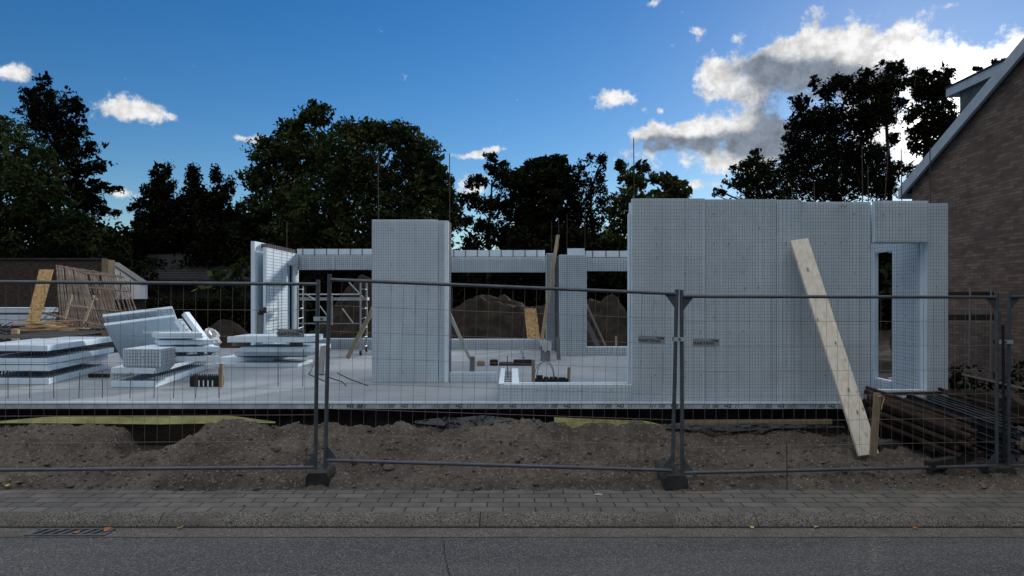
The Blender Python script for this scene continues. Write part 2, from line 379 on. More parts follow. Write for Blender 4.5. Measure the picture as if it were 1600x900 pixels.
def grid_mesh(xs, ys, zf, name, m, smooth=True, **k):
    X, Y = np.meshgrid(xs, ys); Z = zf(X, Y)
    v = np.stack([X, Y, Z], -1).reshape(-1, 3); nx, ny = len(xs), len(ys)
    i = np.arange(nx - 1)[None, :] + np.arange(ny - 1)[:, None] * nx
    f = np.stack([i, i + 1, i + 1 + nx, i + nx], -1).reshape(-1, 4)
    me = fast_mesh(name, v, f, smooth)
    return link(name, me, m, **k)
def fast_mesh(name, v, f, smooth=False):
    me = bpy.data.meshes.new(name); nf, k = f.shape
    me.vertices.add(len(v)); me.vertices.foreach_set('co', np.ascontiguousarray(v, dtype=np.float32).ravel())
    me.loops.add(nf * k); me.loops.foreach_set('vertex_index', np.ascontiguousarray(f, dtype=np.int32).ravel())
    me.polygons.add(nf); me.polygons.foreach_set('loop_start', np.arange(nf, dtype=np.int32) * k)
    me.update(calc_edges=True)
    if smooth: me.polygons.foreach_set('use_smooth', np.ones(nf, dtype=bool))
    return me

# ------------------------------------------------------------------ ground, road, pavement
SLABZ = E - 1.40
def ground_strip(name, x0, x1, y0, y1, z, m):
    return tag(MB().add([(x0, y0, z), (x1, y0, z), (x1, y1, z), (x0, y1, z)], [(0, 1, 2, 3)]).build(name, m), kind='structure')
ground_strip('ground', -1500, 1500, -1500, 1500, -.03, GRASS)
ground_strip('road', -60, 60, -4.0, 6.35, 0, ASPH)
ground_strip('road_gutter', -60, 60, 6.35, 6.62, .004, AGG)
k = MB()
xx = -60.0; x = -60.3
while x < 60:
    L = 3.0 if not (-1 < x < 3) else 2.6
    g = .004
    prof = [(6.615, -.02), (6.615, .018), (6.645, .055), (6.70, .092), (6.735, .102), (6.775, .104), (6.775, -.02)]
    a = [(x + g, py, pz) for py, pz in prof]
    k.prism(a, (L - 2 * g, 0, 0)); x += L
tag(k.build('kerb', AGG), kind='structure')
MB().box(-60, 60, 6.598, 6.614, -.01, .0065).build('kerb_joint', BLK, [o for o in COL.objects if o.name == 'kerb'][0])
tag(MB().box(-60, 60, 6.78, 7.60, -.02, .1).build('pavement', PAVE, origin=(.07, 6.78, .1)), kind='structure')
def soil_h(X, Y):
    base = .06 + .10 * sstep(7.45, 7.75, Y) + .13 * sstep(7.7, 8.6, Y) + .20 * sstep(8.3, 9.25, Y)
    right = sstep(3.2, 5.2, X); base = base * (1 - right) + (.09 + .22 * sstep(7.45, 9.0, Y)) * right
    z = base + .10 * fbm(X, Y, 1.1, 3, 3) + .075 * fbm(X, Y, 4.5, 4, 9) + .045 * fbm(X, Y, 17, 3, 5)
    z -= .05 * np.clip(vnoise(X, Y, 2.6, 41) - .12, 0, 1) * 3 * sstep(7.6, 8, Y)
    z += .07 * np.exp(-(((X + 2.9) / 1.2) ** 2 + ((Y - 7.95) / .25) ** 2)) * (1 + 1.5 * vnoise(X, Y, 7, 2))
    z += .10 * np.exp(-(((X + 5.6) / .55) ** 2 + ((Y - 8.8) / .4) ** 2))
    z -= .42 * np.exp(-(((X + 4.55) / .42) ** 2 + ((Y - 9.15) / .50) ** 2) ** 1.6)
    z += .07 * np.exp(-(((X - .1) / .7) ** 2 + ((Y - 8.9) / .35) ** 2))
    z -= .20 * np.exp(-(((X - .95) / .50) ** 2 + ((Y - 8.75) / .30) ** 2) ** 1.3)
    z += .09 * np.exp(-(((X - 1.65) / .3) ** 2 + ((Y - 8.95) / .3) ** 2))
    tr = sstep(9.22, 9.42, Y) * (1 - sstep(5.7, 6.1, X))
    z = z * (1 - tr) + .12 * tr
    far = sstep(9.75, 9.9, Y); z = z * (1 - far) + .32 * far
    e = 1 - sstep(7.42, 7.60, Y + .05 * fbm(X, Y, 2.2, 3, 8)); z = z * (1 - e) + .085 * e
    return z
xs = np.concatenate([np.arange(-30, -9, .3), np.arange(-9, 9, .024), np.arange(9, 30, .3)])
grid_mesh(xs, np.arange(7.40, 9.95, .024), soil_h, 'dirt_ground', SOIL)['kind'] = 'structure'
def back_h(X, Y):
    z = .42 + .25 * fbm(X, Y, .5, 4, 4) + .06 * fbm(X, Y, 3, 3, 6)
    ins = sstep(-10.4, -9.7, X) * (1 - sstep(5.9, 6.3, X)) * (1 - sstep(19.6, 20.3, Y))
    z = z * (1 - ins) + .2 * ins
    z = z + .5 * np.exp(-(((X + 11.5) / 3.5) ** 2 + ((Y - 19.5) / 1.5) ** 2))
    return z
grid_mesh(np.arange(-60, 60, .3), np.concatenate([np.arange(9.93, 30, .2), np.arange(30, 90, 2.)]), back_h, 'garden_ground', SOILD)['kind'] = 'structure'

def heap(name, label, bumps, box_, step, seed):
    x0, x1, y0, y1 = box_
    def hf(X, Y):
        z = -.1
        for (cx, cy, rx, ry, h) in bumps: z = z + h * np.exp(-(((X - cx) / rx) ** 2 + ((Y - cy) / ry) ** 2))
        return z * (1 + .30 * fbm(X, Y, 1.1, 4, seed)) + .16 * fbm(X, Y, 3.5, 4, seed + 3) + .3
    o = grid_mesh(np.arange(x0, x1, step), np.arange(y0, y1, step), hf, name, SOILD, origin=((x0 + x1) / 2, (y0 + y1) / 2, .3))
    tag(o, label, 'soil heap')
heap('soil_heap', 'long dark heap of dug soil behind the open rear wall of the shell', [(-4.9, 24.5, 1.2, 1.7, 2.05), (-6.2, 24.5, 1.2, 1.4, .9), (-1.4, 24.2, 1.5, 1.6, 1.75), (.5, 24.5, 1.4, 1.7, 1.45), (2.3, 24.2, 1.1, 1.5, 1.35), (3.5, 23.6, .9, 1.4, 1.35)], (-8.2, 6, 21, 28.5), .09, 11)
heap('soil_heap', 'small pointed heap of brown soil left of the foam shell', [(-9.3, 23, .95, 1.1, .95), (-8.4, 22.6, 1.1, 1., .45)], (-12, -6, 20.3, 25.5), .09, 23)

# stones on the soil: countless
def stones(n, seed, xr, yr, s0, s1, name, m, label, parent=None, hf=soil_h, kind='stuff'):
    r = np.random.default_rng(seed)
    X = r.uniform(*xr, n); Y = yr[0] + (yr[1] - yr[0]) * r.random(n) ** 1.1; Z = hf(X, Y)
    sz = s0 * (s1 / s0) ** (r.random(n) ** 3)
    base = np.array([(1, 0, 0), (-.1, 1, 0), (-1, .1, 0), (0, -1, 0), (.1, 0, .75), (0, .1, -.6)], float)
    fc = np.array([(0, 1, 4), (1, 2, 4), (2, 3, 4), (3, 0, 4), (1, 0, 5), (2, 1, 5), (3, 2, 5), (0, 3, 5)])
    v = base[None] * sz[:, None, None] * r.uniform(.5, 1.3, (n, 6, 3)); a = r.uniform(0, 6.28, n)
    c, s_ = np.cos(a)[:, None], np.sin(a)[:, None]
    vx = v[..., 0] * c - v[..., 1] * s_; vy = v[..., 0] * s_ + v[..., 1] * c
    v = np.stack([vx + X[:, None], vy + Y[:, None], v[..., 2] + Z[:, None] + .1 * sz[:, None]], -1).reshape(-1, 3)
    f = (fc[None] + 6 * np.arange(n)[:, None, None]).reshape(-1, 3)
    o = link(name, fast_mesh(name, v, f), m); tag(o, label, 'gravel', kind=kind); return o
stones(12000, 1, (-9, 9), (7.45, 9.25), .004, .032, 'gravel', STONE, 'loose gravel and clods scattered over the bare soil in front of the slab')
stones(380, 5, (-9, 9), (7.5, 9.2), .018, .055, 'clods', SOIL, 'larger dark soil clods lying about on the bare soil strip')
stones(700, 2, (-9, 9), (7.45, 9.2), .005, .016, 'pale_gravel', STONEL, 'scattered pale chippings lying on the bare soil strip')

# ------------------------------------------------------------------ fence
def fence_panel(label, Lp, Rp, topL, topR, railL, railR, brL, brR, botL, botR, DL, DR, plate=None, gus=(0, 0, 1, 1), n_v=29):
    """Lp/Rp = photo x of the two posts (top, bottom); heights given as photo rows"""
    a_t, a_b = W(Lp[0], topL, DL), W(Lp[1], botL, DL); b_t, b_b = W(Rp[0], topR, DR), W(Rp[1], botR, DR)
    o = thing('mesh_fence', label, 'fence', ((a_b + b_b) / 2), 'steel mesh site fence panels')
    r = .0205
    for t_, b_ in ((a_t, a_b), (b_t, b_b)): MB().tube(b_, t_, r, 10).build('post', GALV, o)
    ra, rb = W(Lp[0], railL, DL), W(Rp[0], railR, DR); ba, bb = W(Lp[1], brL, DL), W(Rp[1], brR, DR)
    MB().tube(ra, rb, .019, 10).build('top_rail', GALV, o); MB().tube(ba, bb, .019, 10).build('bottom_rail', GALV, o)
    m = MB(); yb = Vector((0, .004, 0))
    for i in range(1, n_v):
        t = i / n_v + random.uniform(-.0006, .0006)
        m.tube(ba.lerp(bb, t), ra.lerp(rb, t), .0016, 4, caps=False)
    for j in range(1, 7):
        t = j / 7
        m.tube(ba.lerp(ra, t) + yb, bb.lerp(rb, t) + yb, .0019, 4, caps=False)
    m.build('mesh_wire', FWIRE, o)
    dx = (rb - ra).normalized(); up = (ra - ba).normalized()
    for flag, c, sx, sz in ((gus[0], ra, 1, -1), (gus[1], rb, -1, -1), (gus[2], ba, 1, 1), (gus[3], bb, -1, 1)):
        if flag: MB().prism([c + dx * sx * .02, c + dx * sx * .14, c + dx * sx * .02 + up * sz * .15], (0, .006, 0)).build('corner_gusset', GALV, o)
    if plate:
        px, py, D = plate
        c = W(px, py, D) - Vector((0, .012, 0)); tilt = Matrix.Rotation(math.atan2(rb.z - ra.z, (rb - ra).xy.length), 4, 'Y').inverted()
        p = MB().box(-.14, .14, -.003, .003, -.042, .042)
        p.v = [tuple(Matrix.Translation(c) @ tilt @ Vector(q)) for q in p.v]
        pl = p.build('sign_plate', PLATE, o)
        mw = Matrix.Translation(c + Vector((-.03, -.0045, -.008))) @ tilt @ Matrix.Rotation(R(90), 4, 'X') @ Matrix.Diagonal((1.25, 1, 1, 1))
        me = join_meshes([text_mesh('MARTENS', .044, mw, .0012)])
        link('lettering', me, TEXTM, pl)
        s_ = MB()
        for (u0, v0, u1, v1) in ((.05, .028, .085, .024), (.085, .024, .10, .015), (.10, .015, .13, .013), (.095, .028, .115, .020), (.115, .02, .125, .026)):
            s_.bar(c + Vector((u0, -.005, v0)), c + Vector((u1, -.005, v1)), .003, .005)
        s_.build('emblem', TEXTM, pl)
    return o
fence_panel('grey mesh fence panel in front of the foam stacks, cut off by the left edge', (-72, -72), (497, 492.5), 433, 437, 440, 444, 735, 730, 743, 733, 7.15, 7.45, (455, 520.5, 7.42), (0, 0, 1, 1))
fence_panel('grey mesh fence panel with a raised left end in front of the narrow foam pier', (515, 508), (1057.5, 1050.5), 428, 452, 437, 459, 719, 735, 733, 743, 7.30, 7.63, (1018, 531, 7.6), (0, 1, 1, 1))
fence_panel('grey mesh fence panel in front of the long blank foam wall and leaning plank', (1065, 1066), (1557.5, 1557.5), 453, 457, 463, 464.5, 739, 728, 745, 731, 7.63, 8.0, (1103, 535, 7.66), (1, 1, 1, 1))
fence_panel('grey mesh fence panel beside the brick house, cut off by the right edge', (1576.5, 1576), (2010, 2010), 458, 455, 464, 462, 728, 724, 731, 731, 8.03, 8.2, None, (1, 0, 1, 0))

def foot(label, px, py, D, L=.72, wd=.25, yaw=0):
    c = W(px, py, D); gz = .11
    o = MB(); h = .15; m = Matrix.Translation((c.x, c.y, gz)) @ Matrix.Rotation(yaw, 4, 'Z')
    hw = wd / 2
    prof = [(-hw, 0), (hw, 0), (hw, .10), (hw - .03, h), (-hw + .03, h), (-hw, .10)]
    o.prism([m @ Vector((x, 0, z)) for x, z in prof], m.to_3x3() @ Vector((0, L, 0)))
    ob = o.build('fence_block', RUBBER, bevel=.006); tag(ob, label, 'fence foot', 'rubber feet carrying the fence panels')
    hm = MB()
    for t in (.45, .58): MB().tube(m @ Vector((0, L * t, h + .001)), m @ Vector((0, L * t, h + .004)), .028, 12).build('post_socket', BLK, ob)
foot('black rubber fence foot under the left pair of posts, seen along its right side', 495, 762, 7.62, yaw=0)
foot('black rubber fence foot under the middle pair of posts', 1057, 767, 7.52)
foot('black rubber fence foot under the right pair of posts beside the steel pile', 1572, 757, 7.85)
def clamp(label, pxa, pxb, py, D):
    o = thing('fence_clamp', label, 'clamp', W((pxa + pxb) / 2, py, D), 'clamps joining the fence posts')
    a, b = W(pxa, py, D), W(pxb, py, D); z = Vector((0, 0, .028))
    for y in (-.026, .026): MB().box(a.x - .03, b.x + .03, a.y + y - .003, a.y + y + .003, a.z - .022, a.z + .022).build('clamp_jaw', CLAMPM if y < 0 else GALV, o)
    mid = (a + b) / 2
    MB().tube(mid + Vector((0, -.045, 0)), mid + Vector((0, .04, 0)), .008, 6).tube(mid + Vector((0, -.05, 0)), mid + Vector((0, -.036, 0)), .014, 6).build('bolt', GALV, o)
clamp('zinc clamp joining the left pair of fence posts', 495.5, 512, 498, 7.38)
clamp('zinc clamp joining the middle pair of fence posts', 1056, 1065, 530, 7.63)
clamp('zinc clamp joining the right pair of fence posts', 1557.5, 1576.5, 534, 8.02)
tag(MB().tube(W(1567, 508, 7.99), W(1569, 720, 7.99), .016, 8).build('dark_pipe', BLACKP), 'short black pipe standing upright between the right pair of fence posts', 'pipe')

# ------------------------------------------------------------------ the foam shell
H = thing('unfinished_house', 'unfinished white foam block house shell on a concrete slab behind the fence', 'house', (-1, 9.6, .3))
def wires(m, org, du, dv, nrm, su=.05, sv=.05, t=.0032, off=.012, jit=.25, u0=.01):
    """a rectangular grid of wires standing off a face; org corner, du / dv edge vectors"""
    org, du, dv, nrm = Vector(org), Vector(du), Vector(dv), Vector(nrm).normalized()
    L, Hh = du.length, dv.length; eu, ev = du / L, dv / Hh
    o = org + nrm * off
    u = u0
    while u < L - .005:
        m.bar(o + eu * u, o + eu * u + dv, t, t, up=nrm); u += su * (1 + random.uniform(-jit, jit) * (.6 if random.random() < .8 else 2))
    v = .02
    o = o + nrm * t
    while v < Hh - .005:
        a = o + ev * (v + random.uniform(-.002, .002)); m.bar(a, a + du, t, t, up=nrm); v += sv * (1 + random.uniform(-.08, .08))
    # tie knots
    uu = .12
    while uu < L - .05:
        vv = .16
        while vv < Hh - .05:
            if random.random() < .62:
                c = o + eu * (uu + random.uniform(-.012, .012)) + ev * (vv + random.uniform(-.012, .012)); s_ = random.uniform(.002, .0065)
                m.bar(c - eu * s_, c + eu * s_, s_ * 1.6, .012, up=nrm)
            vv += .2
        uu += .2
    return m

T, GAP = .07, .14     # sheet thickness and the gap for the concrete
def wall_x(px0, px1, D, top, bot, dy=0, inner_top=None, both=True, name='wall_panel', su=.036, sv=.045, wire=True, zt=None, zb=None, t=.0025, bevel=.004):
    """wall element facing the camera; top/bot in photo rows at D"""
    x0, x1 = XW(px0, D), XW(px1, D); z1 = zt if zt is not None else ZW(top, D); z0 = zb if zb is not None else ZW(bot, D)
    y = D + dy
    p = MB().box(x0, x1, y, y + T, z0, z1).build(name, FOAM, H, bevel=bevel)
    if wire: wires(MB(), (x0 + .003, y, z0), (x1 - x0 - .006, 0, 0), (0, 0, z1 - z0), (0, -1, 0), su, sv, t).build('wire_mesh', WIRE, p)
    if both:
        it = inner_top if inner_top is not None else z1 - .03
        MB().box(x0 + .002, x1 - .002, y + T + GAP, y + 2 * T + GAP, z0 + .002, it).build('inner_sheet', FOAM, p)
    return p
FD = 9.6
wall_x(987.5, 1101.5, FD, 310, 629, 0)
wall_x(1102.5, 1214, FD, 311, 629, .022)
wall_x(1214.8, 1251, FD, 312, 629, .004, su=.055)
wall_x(1251.8, 1361.5, FD, 315, 629, .016)
wall_x(1363, 1447, FD, 314.5, 379, -.055, name='lintel_panel', su=.042)
wall_x(1447.8, 1481.5, FD, 317.5, 629, 0)
wall_x(1362, 1447.5, FD, 609, 629, .01, name='sill_panel')
# inner sheet standing a little proud at the left end of the long wall
MB().box(XW(982.5, 9.95), XW(985.5, 9.9), 9.86, 9.93, SLABZ, ZW(335, 9.9)).build('wall_panel', FOAM, H)
# right hand side wall running back from the opening
sx = XW(1438, 9.75)
def wall_y(X, y0, y1, z0, z1, face, name='wall_panel', both=True, wire=True, wz=.9, su=.05, sv=.05, out_dz=0, t=.0032):
    """wall element running away from the camera; face -1 looks to -x, +1 looks to +x"""
    a, b = (X, X + T) if face < 0 else (X - T, X)
    p = MB().box(a, b, y0, y1, z0, z1).build(name, FOAM, H, bevel=.004)
    if wire: wires(MB(), (X, y0 + .003, z0), (0, y1 - y0 - .006, 0), (0, 0, z1 - z0), (face, 0, 0), su, sv, t).build('wire_mesh', WIRE, p)
    if both:
        c = X + (T + GAP if face < 0 else -(2 * T + GAP))
        MB().box(c, c + T, y0 + .01, y1 - .01, z0 + .002, z1 + out_dz).build('inner_sheet' if out_dz <= 0 else 'outer_sheet', FOAM, p)
    return p
zt = ZW(318, 9.6)
wall_y(sx, 9.775, 10.47, SLABZ, zt, -1)
wall_y(sx, 10.475, 10.98, ZW(395, 10.9), zt, -1, name='lintel_panel')
wall_y(sx, 10.475, 10.98, SLABZ, ZW(592, 10.8), -1, name='sill_panel')
wall_y(sx, 11.0, 12.2, SLABZ, zt, -1, both=False)
MB().box(sx - .012, sx + .06, FD + .072, 9.735, ZW(607, 9.7), ZW(380, 9.7)).build('jamb_lining', FOAM, H)
# narrow pier
PD = 11.8
wall_x(581, 684, PD, 343, 603, 0, su=.042, zb=SLABZ)
wall_x(684.6, 699, PD, 344.5, 603, .018, su=.03, zb=SLABZ)
wall_y(XW(700.5, PD), PD + .002, PD + .45, SLABZ, ZW(345, PD), 1)
wall_y(XW(581, PD) , PD + .30, PD + .9, SLABZ, ZW(345, PD), -1, both=False)
# low starter courses at the front
wall_x(697, 776, PD, 582, 603, .03, zb=SLABZ, su=.05, name='starter_course')
xl = XW(774, 11.0)
zlow = ZW(600.5, FD)
x_l = XW(779, FD)
p = MB().box(x_l, x_l + T, FD + .005, PD + .02, SLABZ, zlow).build('starter_course', FOAM, H)
MB().box(x_l + T + GAP - .03, x_l + 2 * T + GAP, FD + T + .02, PD, SLABZ, zlow).build('inner_sheet', FOAM, p)
m = MB()
for i in range(9): m.tube((x_l + .01, FD + .25 + i * .22, zlow - .04), (x_l + .27, FD + .25 + i * .22, zlow - .04), .006, 5)
m.build('tie_wire', WIRE, p)
wall_x(779, 987, FD, 600.5, 629, 0, su=.05, name='starter_course', inner_top=zlow - .004)
MB().box(XW(985, FD), XW(985, FD) + .03, FD + .1, 9.85, zlow, ZW(335, 9.9)).build('end_strip', FOAM, H)
# left side wall (faces +x)
zO, zI = ZW(377, 16.8), ZW(386, 16.8)
XL = -5.86
def leftwall(y0, y1, z0, z1, name='wall_panel'):
    p = wall_y(XL, y0, y1, z0, z1, 1, name, both=False, sv=.075, su=.5, t=.006)
    MB().box(XL - .32, XL - .23, y0 - .02 if y0 > 17 else y0 - .1, y1, z0, z1 + (.14 if z1 > 3 else 0)).build('outer_sheet', FOAM, p)
leftwall(16.9, 18.45, SLABZ, zI); leftwall(18.455, 19.2, ZW(414, 18.8), zI, 'lintel_panel'); leftwall(19.205, 19.45, SLABZ, zI)
m = MB()
for i in range(14): m.bar((XL - .03, 17.2 + i * .16, zI + .06), (XL - .22, 17.2 + i * .16, zI + .06), .012, .10)
m.bar((XL - .125, 17.15, zI + .02), (XL - .125, 19.3, zI + .02), .01, .012, up=(0, 0, 1)); m.build('spacer_wire', WIRE, H)
# back wall
BD = 19.5
def backlintel(px0, px1, D, t_out, t_in, low, sill_t, su=.055):
    p = wall_x(px0, px1, D, t_in, low, 0, both=False, name='lintel_panel', su=su, sv=.055, t=.006)
    x0, x1 = XW(px0, D), XW(px1, D)
    MB().box(x0, x1, D + T + GAP, D + 2 * T + GAP, ZW(low, D), ZW(t_out, D)).build('outer_sheet', FOAM, p)
    m = MB(); x = x0 + .15
    while x < x1:
        m.box(x, x + .022, D + T + GAP - .012, D + T + GAP - .002, ZW(t_in, D) - .05, ZW(t_out, D)); x += .33
    m.box(x0, x1, D + T + GAP - .012, D + T + GAP - .002, ZW(t_in, D) + .01, ZW(t_in, D) + .03)
    m.build('spacer_wire', WIRE, p)
    wall_x(px0, px1, D, sill_t, 545, 0, zb=SLABZ, name='sill_panel', su=su, sv=.055, t=.006, inner_top=ZW(sill_t, D) - .005)
backlintel(460.5, 640, BD, 388, 399, 421, 529)
backlintel(680, 852, BD, 390, 402, 425, 530)
wall_x(455, 460, BD, 399, 545, .01, zb=SLABZ, su=.05, t=.006); MB().box(XW(460.2, BD), XW(462, BD), BD + .02, BD + .28, SLABZ, ZW(421, BD)).build('jamb_lining', FOAM, H)
wall_x(640.2, 679.8, BD, 400, 545, .01, zb=SLABZ)
wall_x(852.5, 868, BD, 397, 545, -.35, zb=SLABZ, t=.007)
CD = 17.4
wall_y(XW(874, CD), CD + .01, 19.0, SLABZ, ZW(398, CD), -1, t=.006, sv=.055)
wall_x(874, 916.5, CD, 398, 555, -.04, zb=SLABZ, su=.05, sv=.05, t=.0055)
MB().box(XW(888, CD), XW(916, CD), CD + .25, CD + .32, SLABZ, ZW(387, CD)).build('outer_sheet', FOAM, H)
backlintel(917.2, 1000, CD, 391, 403, 423, 542, su=.07)
# slab with edge film
MB().box(-10.2, 5.95, 9.5, 19.95, SLABZ - .082, SLABZ).build('floor_slab', SLAB, H, bevel=.006)
fm = MB().box(-10.2, 5.96, 9.488, 9.497, SLABZ - .078, SLABZ - .012).build('edge_film', FILM, H)
MB().box(-10.2, 5.96, 9.480, 9.52, SLABZ - .011, SLABZ + .012).build('edge_strip', FOAM, H)
MB().box(-10.2, 5.9, 9.75, 9.95, -.1, SLABZ - .084).build('foundation_wall', DARKB, H)
letters = []; marks = MB()
for px in (499, 549, 634, 719, 803, 888, 971, 1055, 1138, 1221, 1300):
    if px > 520:
        c = W(px - 1, 633.3, 9.5); letters.append(text_mesh('EI', .072, Matrix.Translation((c.x, 9.485, c.z)) @ Matrix.Rotation(R(90), 4, 'X') @ Matrix.Rotation(R(78), 4, 'Z') @ Matrix.Diagonal((1.0, 1.7, 1, 1)), .0015))
    for dx in (11, 15, 20, 44, 48, 52, 58, 60, 62, 64, 66):
        a = W(px + dx, 637, 9.486); b = W(px + dx + 2.2, 630.5, 9.486); a.y = b.y = 9.485
        marks.bar(a, b, .006, .002, up=(0, 1, 0))
link('film_lettering', join_meshes(letters), TEXTM, fm); marks.build('film_marks', STEELB, fm)
# starter bars in the slab edge and rods sticking out of the walls
def rod(p, q, r=.006, parent=H):
    return MB().tube(p, q, r, 6).build('rebar', REBAR, parent)
for px, y0, y1, lean in ((12.5, 578, 624, 0), (46.5, 578, 624, 0), (84, 577, 624, 0), (125, 580, 625, -2), (160, 580, 625, 0), (204.5, 581, 625, -1.5), (241.5, 580, 625, -1), (273, 580, 625, -2), (308, 583, 624, -2.5), (342, 575, 624, 0), (434.5, 541, 604, 0), (474, 545, 604, -1)):
    rod(W(px + lean, y1, 9.95), W(px, y0, 9.95), .005)
for px, y0, y1, D in ((590.5, 240, 350, 11.9), (702.5, 240, 350, 12.1), (448, 346, 392, 19.6), (990, 216, 316, 9.72), (1272, 285, 318, 9.7), (1347, 226, 318, 9.7), (1356, 258, 318, 9.7), (1408, 232, 318, 9.75), (1453, 230, 318, 9.7), (1237, 292, 318, 9.7), (862, 345, 392, 17.6), (873, 345, 392, 17.6), (886, 335, 392, 17.6), (914, 330, 392, 17.6)):
    rod(W(px + (1 if D < 12 else 0), y1, D), W(px, y0, D), .0065 if D < 12 else .008)
rod(W(1382, 318, 9.75), W(1389, 222, 9.75), .0065)
rod(W(793.5, 590, 10.3), W(792.5, 556, 10.3), .007)
m = MB()   # scraps of mesh sticking out above the long wall
for cx, cy, n in ((1252, 316, 16), (1316, 322, 22)):
    for i in range(n):
        c = W(cx + random.uniform(-6, 6), cy + random.uniform(-2, 2), 9.56)
        m.tube(c, c + Vector((random.uniform(-.05, .05), random.uniform(-.03, .0), random.uniform(-.04, .035))), .0016, 4)
m.build('frayed_mesh', WIRE, H)

# ------------------------------------------------------------------ loose foam wall panels
def foam_panel(label, O, U, V, N, t=.095, gap=.12, group='loose foam wall panels on the slab', wire=True, sheets=2):
    """O corner, U length vector, V width vector, N unit normal: two sheets tied by wires"""
    O, U, V, N = Vector(O), Vector(U), Vector(V), Vector(N).normalized()
    if sheets == 1:
        return tag(MB().slabq([O, O + V, O + V + U, O + U], N * t).build('foam_element', FOAM, bevel=.005), label, 'foam panel', group)
    o = thing('foam_element', label, 'foam panel', O + (U + V) / 2, group)
    for i in range(sheets):
        b = O + N * (i * (t + gap))
        MB().slabq([b, b + V, b + V + U, b + U], N * t).build('foam_sheet', FOAM, o, bevel=.005)
    if sheets == 2:
        m = MB(); eu, ev = U.normalized(), V.normalized(); a = .06
        while a < U.length:
            c = .03
            while c < V.length:
                p = O + eu * a + ev * c + N * t; m.tube(p, p + N * gap, .004, 4); c += .11
            a += .11
        for c in (.05, V.length - .05):
            p = O + ev * c + N * (t + gap * .25); m.bar(p, p + U, .004, .004); p = O + ev * c + N * (t + gap * .75); m.bar(p, p + U, .004, .004)
        for c in (.05, U.length - .05):
            p = O + eu * c + N * (t + gap * .25); m.bar(p, p + V, .004, .004); p = O + eu * c + N * (t + gap * .75); m.bar(p, p + V, .004, .004)
        m.build('tie_wire', WIRE, o)
    return o
UP = Vector((0, 0, 1))
def P3(px, D, dz): return Vector((XW(px, D), D, SLABZ + dz))
# left stack
U = Vector((-.50, 2.55, 0)); V = Vector((-1.25, .06, 0))
foam_panel('bottom foam panel of the broad flat stack at the left edge', P3(76, 11.5, .003), U, V, UP)
TOPP = foam_panel('topmost foam panel of the broad flat stack at the left edge', P3(74, 11.5, .325), U * 1.03 + Vector((.12, 0, 0)), V, UP)
wires(MB(), P3(74, 11.5, .735), V, U * 1.03 + Vector((.12, 0, 0)), UP, .06, .06, .004).build('wire_mesh', WIRE, TOPP)
# middle stack
U2 = Vector((-.42, 3.0, 0)); V2 = Vector((-.72, .04, 0))
foam_panel('bottom foam panel of the messy middle stack, closest to the slab edge', P3(243, 11.1, .003), U2 * .95, V2, UP)
b = P3(251, 11.1, .325); o = foam_panel('short foam block covered in wire mesh on the near end of the middle stack', b, (-.05, 1.0, 0), (-.62, .05, 0), UP, t=.28, sheets=1)
wires(MB(), b + Vector((-.01, .02, 0)), (-.05, .95, 0), (0, 0, .27), (1, 0, 0), .05, .05, .004).build('wire_mesh', WIRE, o)
wires(MB(), b + Vector((-.6, .05, 0)), (.58, -.045, 0), (0, 0, .27), (0, -1, 0), .05, .05, .004).build('wire_mesh', WIRE, o)
foam_panel('foam panel in the middle of the messy stack, sticking out to the right', P3(247, 11.6, .36), (-.36, .5, 0), (.98, .10, 0), UP, t=.085, gap=.07)
foam_panel('upper foam panel with a saw-tooth top edge in the messy stack', P3(247, 11.6, .74), (-.36, .5, 0), (.70, .05, 0), UP, t=.09, gap=.03, sheets=1)
foam_panel('foam sheet between the saw-tooth panel and the panel below it', P3(249, 11.65, .635), (-.30, .45, 0), (.86, .05, 0), UP, t=.08, sheets=1)
m = MB()
for i in range(16):
    a = W(224 + i * 5.4, 0, 11.75); a.z = SLABZ + .825; m.tube(a, a + Vector((.01, 0, .04)), .008, 4)
m.bar(W(224, 0, 11.75).xy.to_3d() + Vector((0, 0, SLABZ + .828)), W(306, 0, 11.75).xy.to_3d() + Vector((0, 0, SLABZ + .828)), .01, .008)
tag(m.build('wire_strip', PLASW), 'row of short pale wire ends on the saw-tooth foam panel', 'wire strip')
TL, TR, BR, BL = W(163, 509, 12.7), W(273, 495, 13.3), W(325, 562, 14.5), W(200, 580, 13.8)
nrm = (TR - TL).cross(BL - TL).normalized()
if nrm.z < 0: nrm = -nrm
foam_panel('steeply tilted foam panel forming the peak of the messy stack', TL, TR - TL, BL - TL, nrm, t=.065, gap=.15)
b = W(272, 503, 12.3); q = W(318, 566, 12.0); u = q - b; n_ = Vector((-u.z, 0, u.x)).normalized()
foam_panel('narrow double foam strip sloping down to the right beside the plastic bag', b, u, (-.02, .22, 0), n_, t=.075, gap=.10)
# piles to the right
for lab, x0, x1, D, z0, h, dp in (('lowest thin foam sheet of the pile left of the wheeled scaffold', 335, 465, 14.4, .003, .075, 1.0), ('short foam sheet second from the bottom of the scaffold-side pile', 340, 427, 14.8, .085, .08, .9),
                              ('greyish foam sheet third from the bottom of the scaffold-side pile', 366, 484, 14.5, .22, .09, 1.0), ('long foam sheet second from the top of the scaffold-side pile', 375, 493, 14.3, .315, .10, 1.1), ('topmost foam sheet of the pile left of the wheeled scaffold', 355, 480, 14.2, .515, .115, 1.1)):
    foam_panel(lab, P3(x0, D, z0), (XW(x1, D) - XW(x0, D), .02, 0), (.02, dp, 0), UP, t=h, sheets=1)
for (px, D) in ((372, 14.6), (462, 14.5)):
    c = P3(px, D, .416); tag(MB().box(c.x - .12, c.x + .12, c.y, c.y + .12, c.z, c.z + .098).build('wood_block', STAKE), 'brown wooden block under the %s end of the topmost sheet in the scaffold-side pile' % ('left' if px < 400 else 'right'), 'block')
